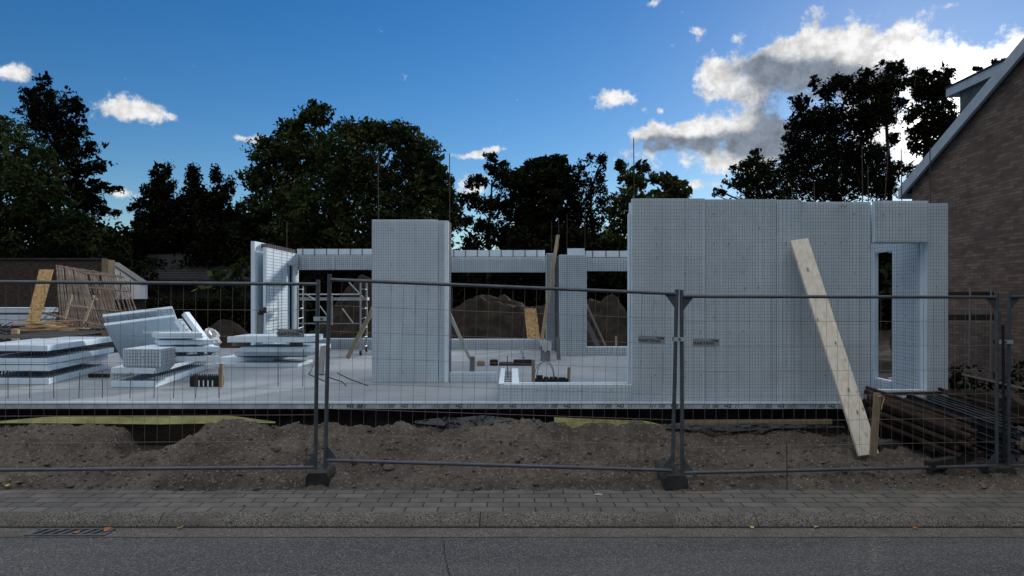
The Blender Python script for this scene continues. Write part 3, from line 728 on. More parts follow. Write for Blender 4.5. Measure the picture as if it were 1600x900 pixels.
for (px, D) in ((350, 14.9), (420, 15.0)):
    c = P3(px, D, .166); 
tag(MB().box(XW(370, 14.9), XW(478, 14.9), 14.9, 15.0, SLABZ + .166, SLABZ + .219).build('timber_batten', STAKE), 'thin batten between foam sheets of the scaffold-side pile', 'batten')
# far left pile on the ground
for i, (py0, py1, x1, lab) in enumerate(((509, 499, 40, 'lowest'), (499.5, 491, 42, 'middle'), (489, 480, 45, 'topmost'))):
    D = 19.2; c = W(-90, py0, D)
    foam_panel('%s foam panel of the small distant pile near the brick garden wall' % lab, c, (XW(x1, D) - c.x, .1, 0), (.1, 1.0, 0), UP, t=(py0 - py1) / F * D * .9, sheets=1)
tag(MB().tube(W(24, 532, 14), W(24, 514, 14), .07, 12).build('wood_post', SCRAP), 'short round wooden post standing behind the broad flat foam stack', 'post')
m = MB(); rr = random.Random(4)
for i in range(26):
    a = W(rr.uniform(-30, 20), rr.uniform(512, 532), 16.5 + rr.uniform(-.4, .4)); m.tube(a, a + Vector((rr.uniform(-.35, .35), rr.uniform(-.2, .2), rr.uniform(-.1, .18))), .014, 5)
tag(m.build('wire_tangle', GALV), 'tangle of grey wire and offcuts at the left edge behind the foam stack', 'wire tangle')
# crumpled film bag
def crumple(name, label, cat, c, rx, ry, rz, m_, seed, amp=.35, ang=True, nu=18, nv=11):
    r = random.Random(seed); vs, fs = [], []
    for j in range(nv + 1):
        for i in range(nu):
            th = math.pi * j / nv; ph = 2 * math.pi * i / nu; d = 1 + r.uniform(-amp, amp)
            vs.append((c[0] + rx * d * math.sin(th) * math.cos(ph), c[1] + ry * d * math.sin(th) * math.sin(ph), c[2] + rz * d * math.cos(th)))
    for j in range(nv):
        for i in range(nu): a, b_ = j * nu + i, j * nu + (i + 1) % nu; fs.append((a, b_, b_ + nu, a + nu))
    return tag(MB().add(vs, fs).build(name, m_), label, cat)
c = W(327, 533, 13.6); crumple('plastic_bag', 'crumpled white plastic bag behind the peak of the messy foam stack', 'bag', (c.x, c.y, c.z), .17, .2, .20, PLASW, 3)
# black spacer crates with white slots
def spacer(label, px0, px1, py0, py1, D, nslot=4):
    o = thing('spacer_bundle', label, 'spacer', W((px0 + px1) / 2, py1, D)); a, b_ = W(px0, py1, D), W(px1, py0, D)
    MB().box(a.x, b_.x, D, D + .18, a.z, b_.z).build('crate_body', BLACKP, o, bevel=.008)
    m = MB(); n = 14
    for i in range(n):
        x = a.x + (b_.x - a.x) * (i + .5) / n; m.tube((x, D + .03, b_.z), (x + random.uniform(-.01, .01), D + .03, b_.z + .035), .01, 5)
    m.build('spacer_teeth', BLACKP, o)
    if nslot:
        m = MB()
        for i in range(nslot):
            x = a.x + (b_.x - a.x) * (.30 + .15 * i); m.box(x, x + .018, D - .004, D - .001, a.z + .0, a.z + (b_.z - a.z) * .6)
        m.build('pale_slot', FOAM, o)
spacer('black plastic spacer bundle with pale slots beside the messy foam stack', 296, 343, 588, 604, 11.2)
tag(MB().box(XW(137, 12.3), XW(170, 12.3), 12.3, 12.36, SLABZ + .02, SLABZ + .09).build('black_bar', BLACKP, bevel=.01), 'flat black plastic bar lying between the two foam stacks', 'bar')
tag(MB().bar(W(345.5, 605, 11.1), W(346, 568, 11.1), .05, .04).build('wood_stake', STAKE), 'upright wooden stake right of the slotted black spacer bundle', 'stake')

# ------------------------------------------------------------------ boards, props and planks
def plank(name, label, cat, p, q, a, b_, m_, up=(0, 1, 0), bevel=.004, group=None):
    return tag(MB().bar(p, q, a, b_, up=up).build(name, m_, bevel=bevel), label, cat, group)
plank('plank', 'long wide pale timber plank leaning diagonally against the blank foam wall', 'plank', W(1357, 711, 8.35), W(1248, 375, 9.46), .235, .05, PINE)
plank('wood_stake', 'rough wooden stake with a string knot standing beside the foot of the long plank', 'stake', W(1364, 713, 8.15), W(1371, 614, 8.15), .065, .06, STAKE)
m = MB(); pts = [W(1372, 620, 8.1), W(1377, 618, 8.1), W(1382, 622, 8.1), W(1379, 630, 8.1), W(1377, 640, 8.1)]
tag(m.path(pts, .006, 6).build('string', SCRAP), 'loose end of string tied to the stake by the steel pile', 'string')
osb1 = MB().slabq([W(40, 512, 18.6), W(60, 512, 18.4), W(84, 421, 19.6), W(62, 421, 19.8)], (.02, -.05, 0))
tag(osb1.build('osb_board', OSB), 'tall yellow strand board leaning against the brick garden wall', 'board')
tag(MB().slabq([W(824, 531, 19.9), W(844, 531, 19.9), W(838, 482, 20.3), W(819, 482, 20.3)], (0, .03, 0)).build('osb_board', OSB), 'strand board standing in the rear window opening beside the corner', 'board')
plank('timber_prop', 'tall slanting timber prop rising above the inner corner', 'prop', W(846, 535, 18.2), W(872, 367, 18.2), .09, .06, PROPW)
plank('timber_prop', 'timber prop leaning on the left side of the narrow pier', 'prop', W(543, 559, 13.6), W(583, 482, 12.9), .075, .06, PROPW)
plank('timber_prop', 'thin pale prop leaning on the right side of the narrow pier', 'prop', W(734, 560, 14.4), W(702, 490, 12.9), .06, .05, PINE)
plank('timber_prop', 'thin brown prop crossing the rear right window opening', 'prop', W(946, 540, 19.0), W(917, 477, 18.3), .055, .05, PROPW)
plank('grey_plank', 'wide grey plank lying behind the rear right window opening', 'plank', W(934, 541, 18.4), W(916, 503, 18.2), .13, .04, PALEPOLE)
plank('wood_stake', 'short stake behind the sill of the rear right window opening', 'stake', W(962.5, 543, 18.8), W(962.5, 525, 18.8), .05, .05, PROPW)
plank('wood_stake', 'brown stake left of the low black spacer strip', 'stake', W(833, 598, 11.8), W(833, 562, 11.8), .05, .04, STAKE)
plank('wood_stake', 'brown stake right of the low black spacer strip', 'stake', W(888, 598, 11.8), W(889, 574, 11.8), .045, .04, STAKE)
plank('grey_board', 'dark grey upright board in front of the inner corner pier', 'board', W(873, 562, 16.2), W(871.5, 527, 16.2), .085, .05, PIPEG)
plank('grey_board', 'grey board leaning between the left pair of fence posts, on the slab', 'board', W(501, 586, 12.9), W(505, 541, 13.4), .10, .04, PIPEG)
plank('grey_strip', 'short thin grey strip lying tilted on the slab behind the clutter row', 'strip', W(818, 559, 16.5), W(813, 544, 16.9), .05, .04, PIPEG)
tag(MB().tube(W(737.5, 580, 13.6), W(738, 557, 13.6), .048, 12).build('grey_tube', PIPEG), 'short grey tube standing at the foot of the thin pale prop', 'tube')
# drain pipe with elbow
o = thing('drain_pipe', 'grey upright drain pipe with a dark elbow in front of the left side wall', 'pipe', W(405, 560, 16.0))
MB().tube(W(405, 560, 16.0), W(407, 492, 16.0), .075, 14).build('pipe_body', PIPEG, o)
MB().path([W(407, 494, 16.0), W(407.5, 488, 16.0), W(410, 485, 16.0), W(415, 484.5, 16.0)], .07, 12).build('elbow', BLACKP, o)
# wrapped bag by the corner
c = P3(852, 15.9, 0); o = thing('wrapped_tube', 'dark grey tube stub wrapped in crumpled clear film beside the inner corner', 'tube', c)
MB().tube(c, c + Vector((.01, 0, .40)), .115, 14, .10).build('tube_body', PIPEG, o)
rr = random.Random(6); m = MB()
for i in range(14):
    a = i * .45; p = c + Vector((math.cos(a) * .125, math.sin(a) * .125, .36 + rr.uniform(0, .12))); q = c + Vector((math.cos(a + .5) * .14, math.sin(a + .5) * .13, .40 + rr.uniform(0, .13)))
    m.prism([p, q, q - Vector((0, 0, rr.uniform(.1, .3))), p - Vector((0, 0, rr.uniform(.05, .25)))], (0, .002, .001))
m.build('film_wrap', FILM, o)
# clutter row
rr = random.Random(12)
for i, (x0, x1, y0, y1, lab, m_) in enumerate(((745, 757, 564, 571, 'small brown offcut at the left end of the clutter row', STAKE), (765, 778, 562, 571, 'dark square block in the clutter row', BLACKP), (780, 802, 562, 567, 'rough dark stick bundle in the middle of the clutter row', DWOOD), (802, 832, 563, 572, 'long dark block at the right end of the clutter row', BLACKP))):
    a, b_ = W(x0, y1, 14.7), W(x1, y0, 14.7); tag(MB().box(a.x, b_.x, 14.7, 14.9, SLABZ + .001, SLABZ + .001 + b_.z - a.z).build('offcut', m_, bevel=.015), lab, 'offcut')
o = thing('spacer_strip', 'low black spacer strip with raised studs behind the low front wall', 'spacer', P3(862, 11.7, 0))
MB().box(XW(836, 11.7), XW(888, 11.7), 11.7, 11.8, SLABZ + .003, SLABZ + .07).build('strip_base', BLACKP, o)
m = MB()
for x0, x1, h in ((838, 848, .125), (850, 857, .10), (859, 864, .10), (866, 871, .10), (873, 884, .09)): m.box(XW(x0, 11.7), XW(x1, 11.7), 11.705, 11.79, SLABZ + .07, SLABZ + h)
m.build('stud', BLACKP, o)
for x0, x1, top in ((835, 865, 566), (839, 866, 564)):
    pts = [W(x0 + (x1 - x0) * (.5 - .5 * math.cos(math.pi * t)), 592 - (592 - top) * math.sin(math.pi * t) ** .8, 11.66 + .1 * (x0 > 836)) for t in [i / 12 for i in range(13)]]
    tag(MB().path(pts, .006, 6).build('wire_hoop', GALV), '%s thin wire hoop arching over the low black spacer strip' % ('outer' if x0 == 835 else 'inner'), 'wire hoop')
for pts, lab in (([W(457, 570, 13.4), W(480, 585, 12.9), W(508, 596, 11.9)], 'long thin bent cable lying on the slab left of the fence joint'), ([W(520, 583, 12.9), W(548, 593, 12.2), W(575, 603, 11.3)], 'thin dark cable lying on the slab in front of the pier'), ([W(513, 590, 12.4), W(535, 597, 11.8), W(541, 603, 11.3)], 'short curled cable on the slab right of the fence joint')):
    pts = [Vector((p.x, F * 1.395 / (466 + (E - p.z) / p.y * F - 466), SLABZ + .008)) for p in pts]
    pts = [Vector((p.x * 1.0, p.y, p.z)) for p in pts]
    tag(MB().path(pts, .007, 6).build('cable', BLACKP), lab, 'cable')
tag(MB().bar(W(513, 608, 11), W(525, 609, 11), .03, .02).build('dark_offcut', DWOOD), 'small dark offcut on the slab near its front edge', 'offcut')

# wheeled scaffold
sc = thing('wheeled_scaffold', 'aluminium wheeled scaffold tower seen through the rear left opening', 'scaffold', P3(520, 17.8, 0))
D1, D2 = 17.4, 18.5
for px, D in ((465, D1), (473.5, D2), (563.5, D1), (573, D2)):
    MB().tube(P3(px, D, .12), W(px, 440 if px > 500 else 447, D), .024, 8).build('upright', ALU, sc)
    if px > 500:
        c = P3(px, D, .06); MB().tube(c + Vector((-.02, 0, 0)), c + Vector((.02, 0, 0)), .06, 14).build('castor', BLACKP, sc)
for a, b_ in (((465, D1), (473.5, D2)), ((563.5, D1), (573, D2))):
    m = MB()
    for py in range(452, 556, 15): 
        z = ZW(py, 18); m.tube((XW(a[0], a[1]), a[1], z), (XW(b_[0], b_[1]), b_[1], z), .015, 6)
    m.build('rung', ALU, sc)
for py, D in ((460, D1), (505.5, D2)): MB().tube(W(465, py, D), W(563, py, D), .018, 6).build('guard_rail', ALU, sc)
MB().box(XW(466, D1), XW(563, D1), D1 + .05, D2, ZW(469.5, D1), ZW(464.5, D1)).build('platform', ALU, sc)
for a in ((478, 459, 492, 469), (545, 441, 568, 465), (535, 482, 552, 505), (500, 478, 514, 497), (519, 462, 519, 508)): MB().tube(W(a[0], a[1], D1), W(a[2], a[3], D1), .018, 6).build('diagonal_brace', ALU, sc)

# ------------------------------------------------------------------ stack of leaning frames
for i in range(15):
    D = 21.8 - i * .20; t = i / 14
    tl = W(88 + 40 * t ** .9 + random.uniform(-2, 2), 413 + 12 * t + random.uniform(-1.5, 1.5), D + .5); w_ = 1.0
    bl = W(96 + 62 * t, 512 + 2 * t, D - .3); ub = Vector((w_ * (.5 + .5 * t), .25 + random.uniform(-.1, .1), -.10))
    o = thing('steel_grille', 'rusty pale steel frame %s by the garden wall' % ('at the left end of the leaning row' if i == 0 else 'at the right end of the leaning row' if i == 14 else 'in the middle of the leaning row'), 'frame', bl, 'steel frames leaning in a row')
    m = MB(); a, b_ = bl, tl
    m.tube(a, b_, .021, 6); m.tube(a + ub, b_ + ub, .021, 6); m.build('side_tube', FRAME, o)
    for s_ in (.02, .34, .72, .985): MB().tube(a.lerp(b_, s_), a.lerp(b_, s_) + ub, .017, 6).build('cross_tube', FRAME, o)
    for s_ in (.3, .62): MB().tube(a + ub * s_, b_ + ub * s_, .010, 5).build('inner_bar', FRAME, o)
for lab, a, b_ in (('thin timber leg of the trestle in front of the steel frames, left', W(102, 497, 17.5), W(111, 461, 17.5)), ('thin timber leg of the trestle in front of the steel frames, right', W(131, 505, 17.4), W(146, 464, 17.4))): pass
tr = thing('timber_trestle', 'rough timber trestle frame standing in front of the leaning steel frames', 'trestle', W(118, 506, 17.4))
for a, b_ in ((W(101, 498, 17.4), W(112, 461, 17.4)), (W(131, 506, 17.4), W(147, 462, 17.4))): MB().bar(a, b_, .05, .05).build('leg', PROPW, tr)
MB().bar(W(107, 477, 17.4), W(137, 480, 17.4), .045, .04).bar(W(131, 467, 17.4), W(152, 467, 17.4), .05, .03).build('crossbar', PROPW, tr)
rr = random.Random(5)
for i in range(30):
    c = W(rr.uniform(52, 112), 0, 17.2 + rr.uniform(-.5, .5)); zz = ZW(518, 17.2) + rr.random() ** 1.5 * .30 * (1 - abs((c.x + 11.2) / .9) * .3)
    a = rr.uniform(-.5, .5); L = rr.uniform(.2, .6); d = Vector((math.cos(a), math.sin(a), rr.uniform(-.10, .10))) * L
    p = Vector((c.x, c.y, zz))
    tag(MB().bar(p - d, p + d, .06, .025).build('scrap_slat', SCRAP), 'short yellowish slat in the scrap wood pile by the leaning strand board', 'slat', 'slats of the scrap wood pile')
plank('grey_pole', 'long thin pole lying on the soil behind the broad flat foam stack', 'pole', W(68, 489, 18.0), W(165, 511, 17.2), .05, .05, FRAME)

# ------------------------------------------------------------------ steel pile on the right
rr = random.Random(21)
def bundle(name, label, group, n_rows, n_cols, A, B, ax, dz, r, m_, sq=False, cat='pipe'):
    for j in range(n_rows):
        for i in range(n_cols - (j % 2)):
            off = Vector(ax) * (i + (.5 if j % 2 else 0)) + Vector((0, 0, dz * j)); e = rr.uniform(-.15, .2)
            jj = Vector((rr.uniform(-.012, .012), rr.uniform(-.01, .01), 0))
            d = (Vector(B) - Vector(A)).normalized(); a = Vector(A) + off + jj - d * e; b_ = Vector(B) + off + d * rr.uniform(-.12, .15) + jj
            m = MB()
            if sq:   # C-profile: web and two flanges
                m.bar(a, b_, .004, .075, mi=0); s_ = d.cross(UP).normalized() * .022
                m.bar(a + s_ + UP * .035, b_ + s_ + UP * .035, .044, .004); m.bar(a + s_ - UP * .035, b_ + s_ - UP * .035, .044, .004)
            else: m.tube(a, b_, r, 10)
            tag(m.build(name, m_), label.replace('in the pile', ('in the bottom row of the pile', 'in the second row from the bottom of the pile', 'in the middle row of the pile', 'in the second row from the top of the pile', 'in the top row of the pile')[j]), cat, group)
    return
bundle('rusty_pipe', 'rusty steel pipe in the pile beside the stake', 'rusty pipes piled by the long plank', 5, 5, W(1352, 612, 9.25) + Vector((-.02, 0, -.33)), W(1500, 672, 8.12) + Vector((.0, 0, -.30)), (.075, .085, 0), .068, .031, RUST)
bundle('steel_channel', 'grey channel in the pile beyond the rusty pipes', 'grey steel channels in the pile', 5, 5, W(1428, 618, 9.3) + Vector((0, 0, -.36)), W(1572, 672, 8.25) + Vector((0, 0, -.33)), (.115, .1, 0), .082, .03, STEELB, True, 'channel')
for i, (a, b_) in enumerate(((W(1353, 605, 9.2), W(1518, 660, 8.35)), (W(1360, 616, 9.3), W(1470, 614, 9.4)), (W(1466, 607, 9.35), W(1600, 655, 9.0)), (W(1470, 613, 9.3), W(1560, 634, 8.9)))):
    tag(MB().tube(a, b_, .022, 8).build('loose_pipe', RUST), ('rusty pipe lying loose along the top of the brown pile', 'dark pipe lying level across the head of both steel piles', 'long dark pipe resting over the grey channels', 'short rusty pipe lying over the grey channels')[i], 'pipe')
for i, (px, py, D) in enumerate(((1395, 694, 8.7), (1478, 727, 8.0))):
    c = W(px, py, D); plank('timber_bearer', 'dark timber bearer under the %s end of the rusty pipes' % ('far', 'near')[i], 'bearer', Vector((c.x - .25, c.y - .08, .31 - .04 * i)), Vector((c.x + .75, c.y + .5, .31 - .04 * i)), .1, .1, DWOOD, up=(0, 0, 1))
tag(MB().tube(W(1230, 768, 7.55), W(1229, 690, 7.6), .006, 6).build('marker_rod', REBAR), 'thin steel rod stuck in the soil below the blank foam wall', 'rod')
tag(MB().tube(W(478, 740, 7.75), W(479, 702, 7.8), .006, 6).build('marker_rod', REBAR), 'thin steel rod stuck in the soil by the left fence foot', 'rod')

# ------------------------------------------------------------------ films and tarps by the slab edge
def ribbon(name, label, cat, top, bot, D0, m_, thick=.006, sag=.02, seed=0):
    r = random.Random(seed); n = 40; vs = []; fs = []
    def it(lst, x):
        for (xa, ya), (xb, yb) in zip(lst[:-1], lst[1:]):
            if xa <= x <= xb: return ya + (yb - ya) * (x - xa) / (xb - xa)
        return lst[-1][1]
    x0, x1 = top[0][0], top[-1][0]; K = 5
    for i in range(n + 1):
        x = x0 + (x1 - x0) * i / n; yt, yb = it(top, x), it(bot, x)
        for j in range(K):
            t = j / (K - 1); vs.append(W(x, yt + (yb - yt) * t, D0 - .12 * t + r.uniform(-sag, sag) * .5))
    N = len(vs); vs += [v + Vector((0, thick, 0)) for v in vs]
    for i in range(n):
        for j in range(K - 1): a = i * K + j; fs += [(a, a + 1, a + K + 1, a + K), (N + a, N + a + K, N + a + K + 1, N + a + 1)]
    return tag(MB().add(vs, fs).build(name, m_), label, cat)
ribbon('yellow_membrane', 'long yellow membrane strip sagging under the slab edge on the left', 'membrane', [(-20, 659), (10, 657), (78, 651), (240, 650.5), (360, 649.5), (430, 659)], [(-20, 662), (10, 661), (78, 661.5), (150, 662), (250, 663), (360, 661), (430, 661)], 9.34, YEL, seed=1)
ribbon('yellow_membrane', 'short yellow membrane strip under the slab edge right of centre', 'membrane', [(866, 652), (1010, 658), (1052, 668)], [(866, 672), (940, 673), (1010, 664), (1052, 670)], 9.38, YEL, seed=2)
ribbon('dark_tarp', 'wrinkled dark tarpaulin lying on the soil edge left of centre', 'tarpaulin', [(648, 658), (700, 651), (712, 653), (755, 649), (800, 654)], [(648, 661), (690, 665), (750, 671), (770, 662), (800, 657)], 9.2, TARP, sag=.05, seed=3)
ribbon('dark_tarp', 'thin dark tarpaulin fold lying on the soil below the blank foam wall', 'tarpaulin', [(1040, 664), (1100, 664), (1182, 661), (1320, 666)], [(1040, 670), (1100, 671), (1150, 674), (1215, 669), (1320, 668)], 9.15, TARP, sag=.05, seed=4)
plank('edge_board', 'rough brown board in the trench below the blank foam wall', 'board', W(1068, 660, 9.42), W(1300, 659, 9.42), .02, .07, STAKE, up=(0, 0, 1))

# bigger rocks
rr = random.Random(31)
for i, (px, py, s_, lab) in enumerate(((432, 701, .05, 'rounded brown rock on the soil left of the left fence foot'), (607, 731, .055, 'dark rock just below the rail right of the left fence foot'), (680, 679, .05, 'dark pointed rock on the soil left of centre'), (178, 741, .035, 'pale rock just below the bottom rail at far left'), (5, 676, .05, 'brown rock at the left edge of the soil'), (1477, 720, .04, 'pale rounded rock in front of the steel pile'), (450, 745, .05, 'brown rock half under the bottom rail left of the left fence foot'))):
    D = 7.9
    for _ in range(12): D = F * (E - float(soil_h(np.array([XW(px, D)]), np.array([D]))[0])) / (py - 466)
    c = (XW(px, D), D, E - (py - 466) / F * D)
    crumple('rock', lab, 'rock', c, s_ * 1.2, s_, s_ * .75, STONE, 50 + i, .16, nu=9, nv=6)
# leaves and litter
def leaf(label, px, py, D, z, m_, s_=.03, cat='leaf'):
    x = XW(px, D); r = random.Random(px); vs = [(x + s_ * math.cos(a) * r.uniform(.6, 1.3), D + s_ * math.sin(a) * r.uniform(.5, 1.2), z + r.uniform(.004, .022)) for a in [i * .9 for i in range(7)]]
    tag(MB().prism(vs, (0, 0, .002)).build('fallen_leaf', m_), label, cat)
def DG(py, z): return F * (E - z) / (py - 466)
leaf('orange dead leaf on the right end of the drain grate', 167, 829, DG(829, .02), .02, DEADL, .036); leaf('brown dead leaf caught between the bars of the drain grate', 119, 834, DG(834, .01), .012, DEADL, .028)
leaf('small brown leaf on the pavement at the left', 381, 791, DG(791, .1), .1, DEADL, .022); leaf('yellow leaf on the soil at the left edge', 11, 757, 7.58, .13, YLEAF, .035)
leaf('pale torn paper on the pavement right of centre', 935, 774, DG(774, .1), .1, STONEL, .04, 'litter'); leaf('pale leaf in the gutter right of the drain grate', 281, 825, DG(826, .01), .008, YLEAF, .028)
leaf('pale leaf in the gutter below the blank foam wall', 1174, 824, DG(825, .01), .008, YLEAF, .026); leaf('yellowish leaf in the gutter below the thin steel rod', 1275, 824, DG(825, .01), .008, YLEAF, .024)
leaf('brown leaf in the gutter below the leaning plank', 1430, 825, DG(826, .01), .008, DEADL, .022)
# drain grate
g = thing('drain_grate', 'cast iron drain grate set in the gutter at the left', 'drain', (-4.05, 6.48, .004))
x0, x1, y0, y1 = XW(40, 6.40), XW(166, 6.40), 6.372, 6.56
MB().box(x0, x1, y0, y0 + .022, .005, .016).box(x0, x1, y1 - .022, y1, .005, .016).box(x0, x0 + .03, y0 + .022, y1 - .022, .005, .016).box(x1 - .03, x1, y0 + .022, y1 - .022, .005, .016).build('grate_frame', GRATE, g)
m = MB(); n = 8
for i in range(n):
    x = x0 + .06 + (x1 - x0 - .10) * i / (n - 1); m.bar((x - .035, y0 + .022, .010), (x + .02, y1 - .022, .010), .030, .010)
m.build('grate_bar', GRATE, g); MB().add([(x0 + .03, y0 + .02, .0065), (x1 - .03, y0 + .02, .0065), (x1 - .03, y1 - .02, .0065), (x0 + .03, y1 - .02, .0065)], [(0, 1, 2, 3)]).build('grate_void', BLK, g)
# crack in the asphalt
rr = random.Random(77); m = MB(); px, py = 692, 845; prev = None
pts = []
while py < 905:
    D = DG(py, 0); pts.append(Vector((XW(px, D), D, .003))); py += 3.2; px += rr.uniform(-2, 3.2)
for a, b_ in zip(pts[:-1], pts[1:]):
    wd = rr.uniform(.002, .006); m.add([(a.x - wd, a.y, .003), (a.x + wd, a.y, .003), (b_.x + wd, b_.y, .003), (b_.x - wd, b_.y, .003)], [(0, 1, 2, 3)])
tag(m.build('road_crack', BLK), kind='structure')

# ------------------------------------------------------------------ neighbouring brick house
HX = 8.2
nb = thing('brick_house', 'brown brick neighbouring house with a steep gable at the right edge', 'house', (HX + 4, 9, .3))
yE, zE = HX * F / (1425 - 800), None
zE = ZW(292, yE); slope = (ZW(88, HX * F / 800) - zE) / (yE - HX * F / 800)   # rise per metre toward the camera
yR = 8.6; zR = zE + slope * (yE - yR)
poly = [Vector((HX, yE, .2)), Vector((HX, yE, zE)), Vector((HX, yR, zR)), Vector((HX, 2 * yR - yE, zE)), Vector((HX, 2 * yR - yE, .2))]
MB().prism(poly, (10, 0, 0)).build('wall', BRICK, nb)
sl = Vector((0, -1, slope)).normalized(); nn = Vector((0, slope, 1)).normalized()
def roofside(sgn, name):
    e = Vector((HX - .10, yE + .22, zE - .22 * slope)); r_ = Vector((HX - .10, yR, zR))
    if sgn < 0: e.y = 2 * yR - e.y
    n_ = Vector((0, sgn * slope, 1)).normalized()
    MB().slabq([e, e + Vector((10.3, 0, 0)), r_ + Vector((10.3, 0, 0)), r_], n_ * .12).build(name, TILE, nb)
    e2, r2 = e + Vector((-.03, 0, 0)), r_ + Vector((-.03, 0, 0))
    MB().slabq([e2 - n_ * .07, e2 + n_ * .135, r2 + n_ * .135, r2 - n_ * .07], (.06, 0, 0)).build('barge_board', BARGE, nb)
roofside(1, 'roof'); roofside(-1, 'roof')
MB().box(HX - .12, HX + 10.2, yE + .21, yE + .30, zE - .22 * slope - .10, zE - .22 * slope + .10).build('gutter', BARGE, nb)
dx_ = 8.75; dF = dx_ * F / (1478 - 800); zT, zB = ZW(139, dF), ZW(152, dF)
dm = MB().box(dx_ + .06, dx_ + 4, 9.5, dF - .35, zE + .3, zB + .02).build('dormer', SLATE, nb)
MB().box(dx_, dx_ + 4.3, 9.0, dF, zB, zT).build('dormer_fascia', BARGE, dm)
MB().box(dx_ - .02, dx_ + 4.32, 9.0, dF + .02, zT + .002, zT + .03).build('dormer_roof', TILE, dm)

# side yard: rack, poles, mesh
o = thing('timber_rack', 'dark timber rack with two pale poles against the brick house', 'rack', W(1515, 600, 12.0))
MB().bar(W(1470, 459.5, 12.0), W(1552, 459.5, 12.0), .05, .07).bar(W(1470, 496, 12.0), W(1552, 496, 12.0), .05, .10).build('rack_beam', DWOOD, o)
MB().tube(W(1516, 450, 11.9), W(1514, 620, 11.9), .017, 8).build('pole', PALEPOLE, o); MB().tube(W(1549, 450, 11.9), W(1547, 600, 11.9), .015, 8).build('pole', PALEPOLE, o)
MB().slabq([W(1551, 494, 12.1), W(1562, 494, 12.1), W(1566, 600, 12.1), W(1549, 600, 12.1)], (0, .03, 0)).build('side_board', PALEPOLE, o)
m = MB()
for i in range(26):
    a = W(1484 + i * 5, 505, 12.3); m.tube((a.x, a.y, .4), (a.x, a.y, ZW(506, 12.3)), .004, 4, caps=False)
for j in range(9):
    z = .5 + j * .17; m.tube((XW(1484, 12.3), 12.3, z), (XW(1610, 12.3), 12.3, z), .004, 4, caps=False)
tag(m.build('wire_fence', WIRE), 'low dark garden wire mesh standing along the brick house', 'fence')
plank('pale_pole', 'thin pale pole slanting down behind the right pair of fence posts', 'pole', W(1504, 585, 10.8), W(1612, 610, 9.9), .03, .03, PALEPOLE)
plank('pale_board', 'small pale board lying in the dark side yard', 'board', W(1503, 611, 10.9), W(1521, 611, 10.9), .05, .04, PALEPOLE)

# ------------------------------------------------------------------ background buildings
BRICKD = mat('old_brick', (.05, .038, .033), .9, var=.5, vscale=6, bump=.5, bscale=20, stretch=(1, 1, 4))
gw = thing('garden_wall', 'dark brown brick garden wall at the left behind the leaning frames', 'wall', W(60, 540, 24))
MB().box(-32, XW(160, 24), 24, 24.25, .2, ZW(406, 24)).build('wall', BRICKD, gw)
MB().box(-32, XW(161, 24), 23.96, 24.29, ZW(406, 24), ZW(404, 24) + .02).build('coping', DWOOD, gw)
MB().box(XW(161.5, 24), XW(172, 24), 23.9, 24.3, .2, ZW(406, 24)).build('end_pier', STAKE, gw)
sh = thing('garden_shed', 'white clad lean-to with a sloping roof behind the end of the brick garden wall', 'shed', W(195, 530, 25))
MB().prism([W(172, 468, 25), W(219, 467, 25), W(219, 444, 25), W(172, 412, 25)], (0, .5, 0)).build('wall', WSIDE, sh)
MB().prism([W(171, 411, 24.95), W(220, 443.5, 24.95), W(220, 441.5, 24.95), W(171, 409, 24.95)], (0, .6, 0)).build('roof', PALEPOLE, sh)
MB().prism([W(173, 540, 25.1), W(218, 540, 25.1), W(218, 468.5, 25.1), W(173, 468.5, 25.1)], (0, .4, 0)).build('base_wall', DARKB, sh)
m = MB()
for px in (188, 204): m.box(XW(px, 25) - .012, XW(px, 25) + .012, 24.99, 24.998, ZW(467, 25), ZW(412 + (px - 172) * .68 + 3, 25))
m.build('board_joint', TILE, sh)
bh = thing('background_house', 'low house with a dark tiled roof behind the hedge on the left', 'house', W(300, 530, 36))
MB().box(XW(215, 37), XW(420, 37), 37, 43, .2, ZW(440, 37)).build('wall', DARKB, bh)
rp = [W(216, 441, 36.4), W(425, 441, 36.4), W(425, 401, 40), W(232, 401, 40)]
MB().slabq(rp, (0, 0, .15)).build('roof', TILE, bh)
m = MB()
for j in range(16):
    t = (j + .5) / 16; a = rp[0].lerp(rp[3], t) + Vector((0, -.02, .155)); b_ = rp[1].lerp(rp[2], t) + Vector((0, -.02, .155)); m.bar(a, b_, .05, .03)
m.build('tile_course', DWOOD, bh)

# ------------------------------------------------------------------ trees
def leaf_cloud(centres, rad, per, size, seed, flat=.75, droop=0.):
    """leaf quads gathered in clumps; returns verts, faces"""
    r = np.random.default_rng(seed); n = len(centres) * per
    c = np.repeat(centres, per, 0); rr_ = np.repeat(rad, per)
    d = r.normal(size=(n, 3)); d /= np.linalg.norm(d, axis=1)[:, None]
    q = r.random(n) ** .45
    p = c + d * (q * rr_)[:, None] * np.array([1, 1, flat])
    if droop: p[:, 2] -= droop * (q ** 2) * rr_ * r.random(n)
    nrm = r.normal(size=(n, 3)) + d * .6; nrm /= np.linalg.norm(nrm, axis=1)[:, None]
    t = np.cross(nrm, r.normal(size=(n, 3))); t /= np.linalg.norm(t, axis=1)[:, None]; b_ = np.cross(nrm, t)
    s_ = size * .72 * r.uniform(.5, 1.4, n)[:, None]; a = t * s_; b_ = b_ * s_ * .55
    v = np.stack([p - a, p + b_ * .9 - a * .1, p + a, p - b_], 1).reshape(-1, 3)
    return v, np.arange(n * 4).reshape(-1, 4)

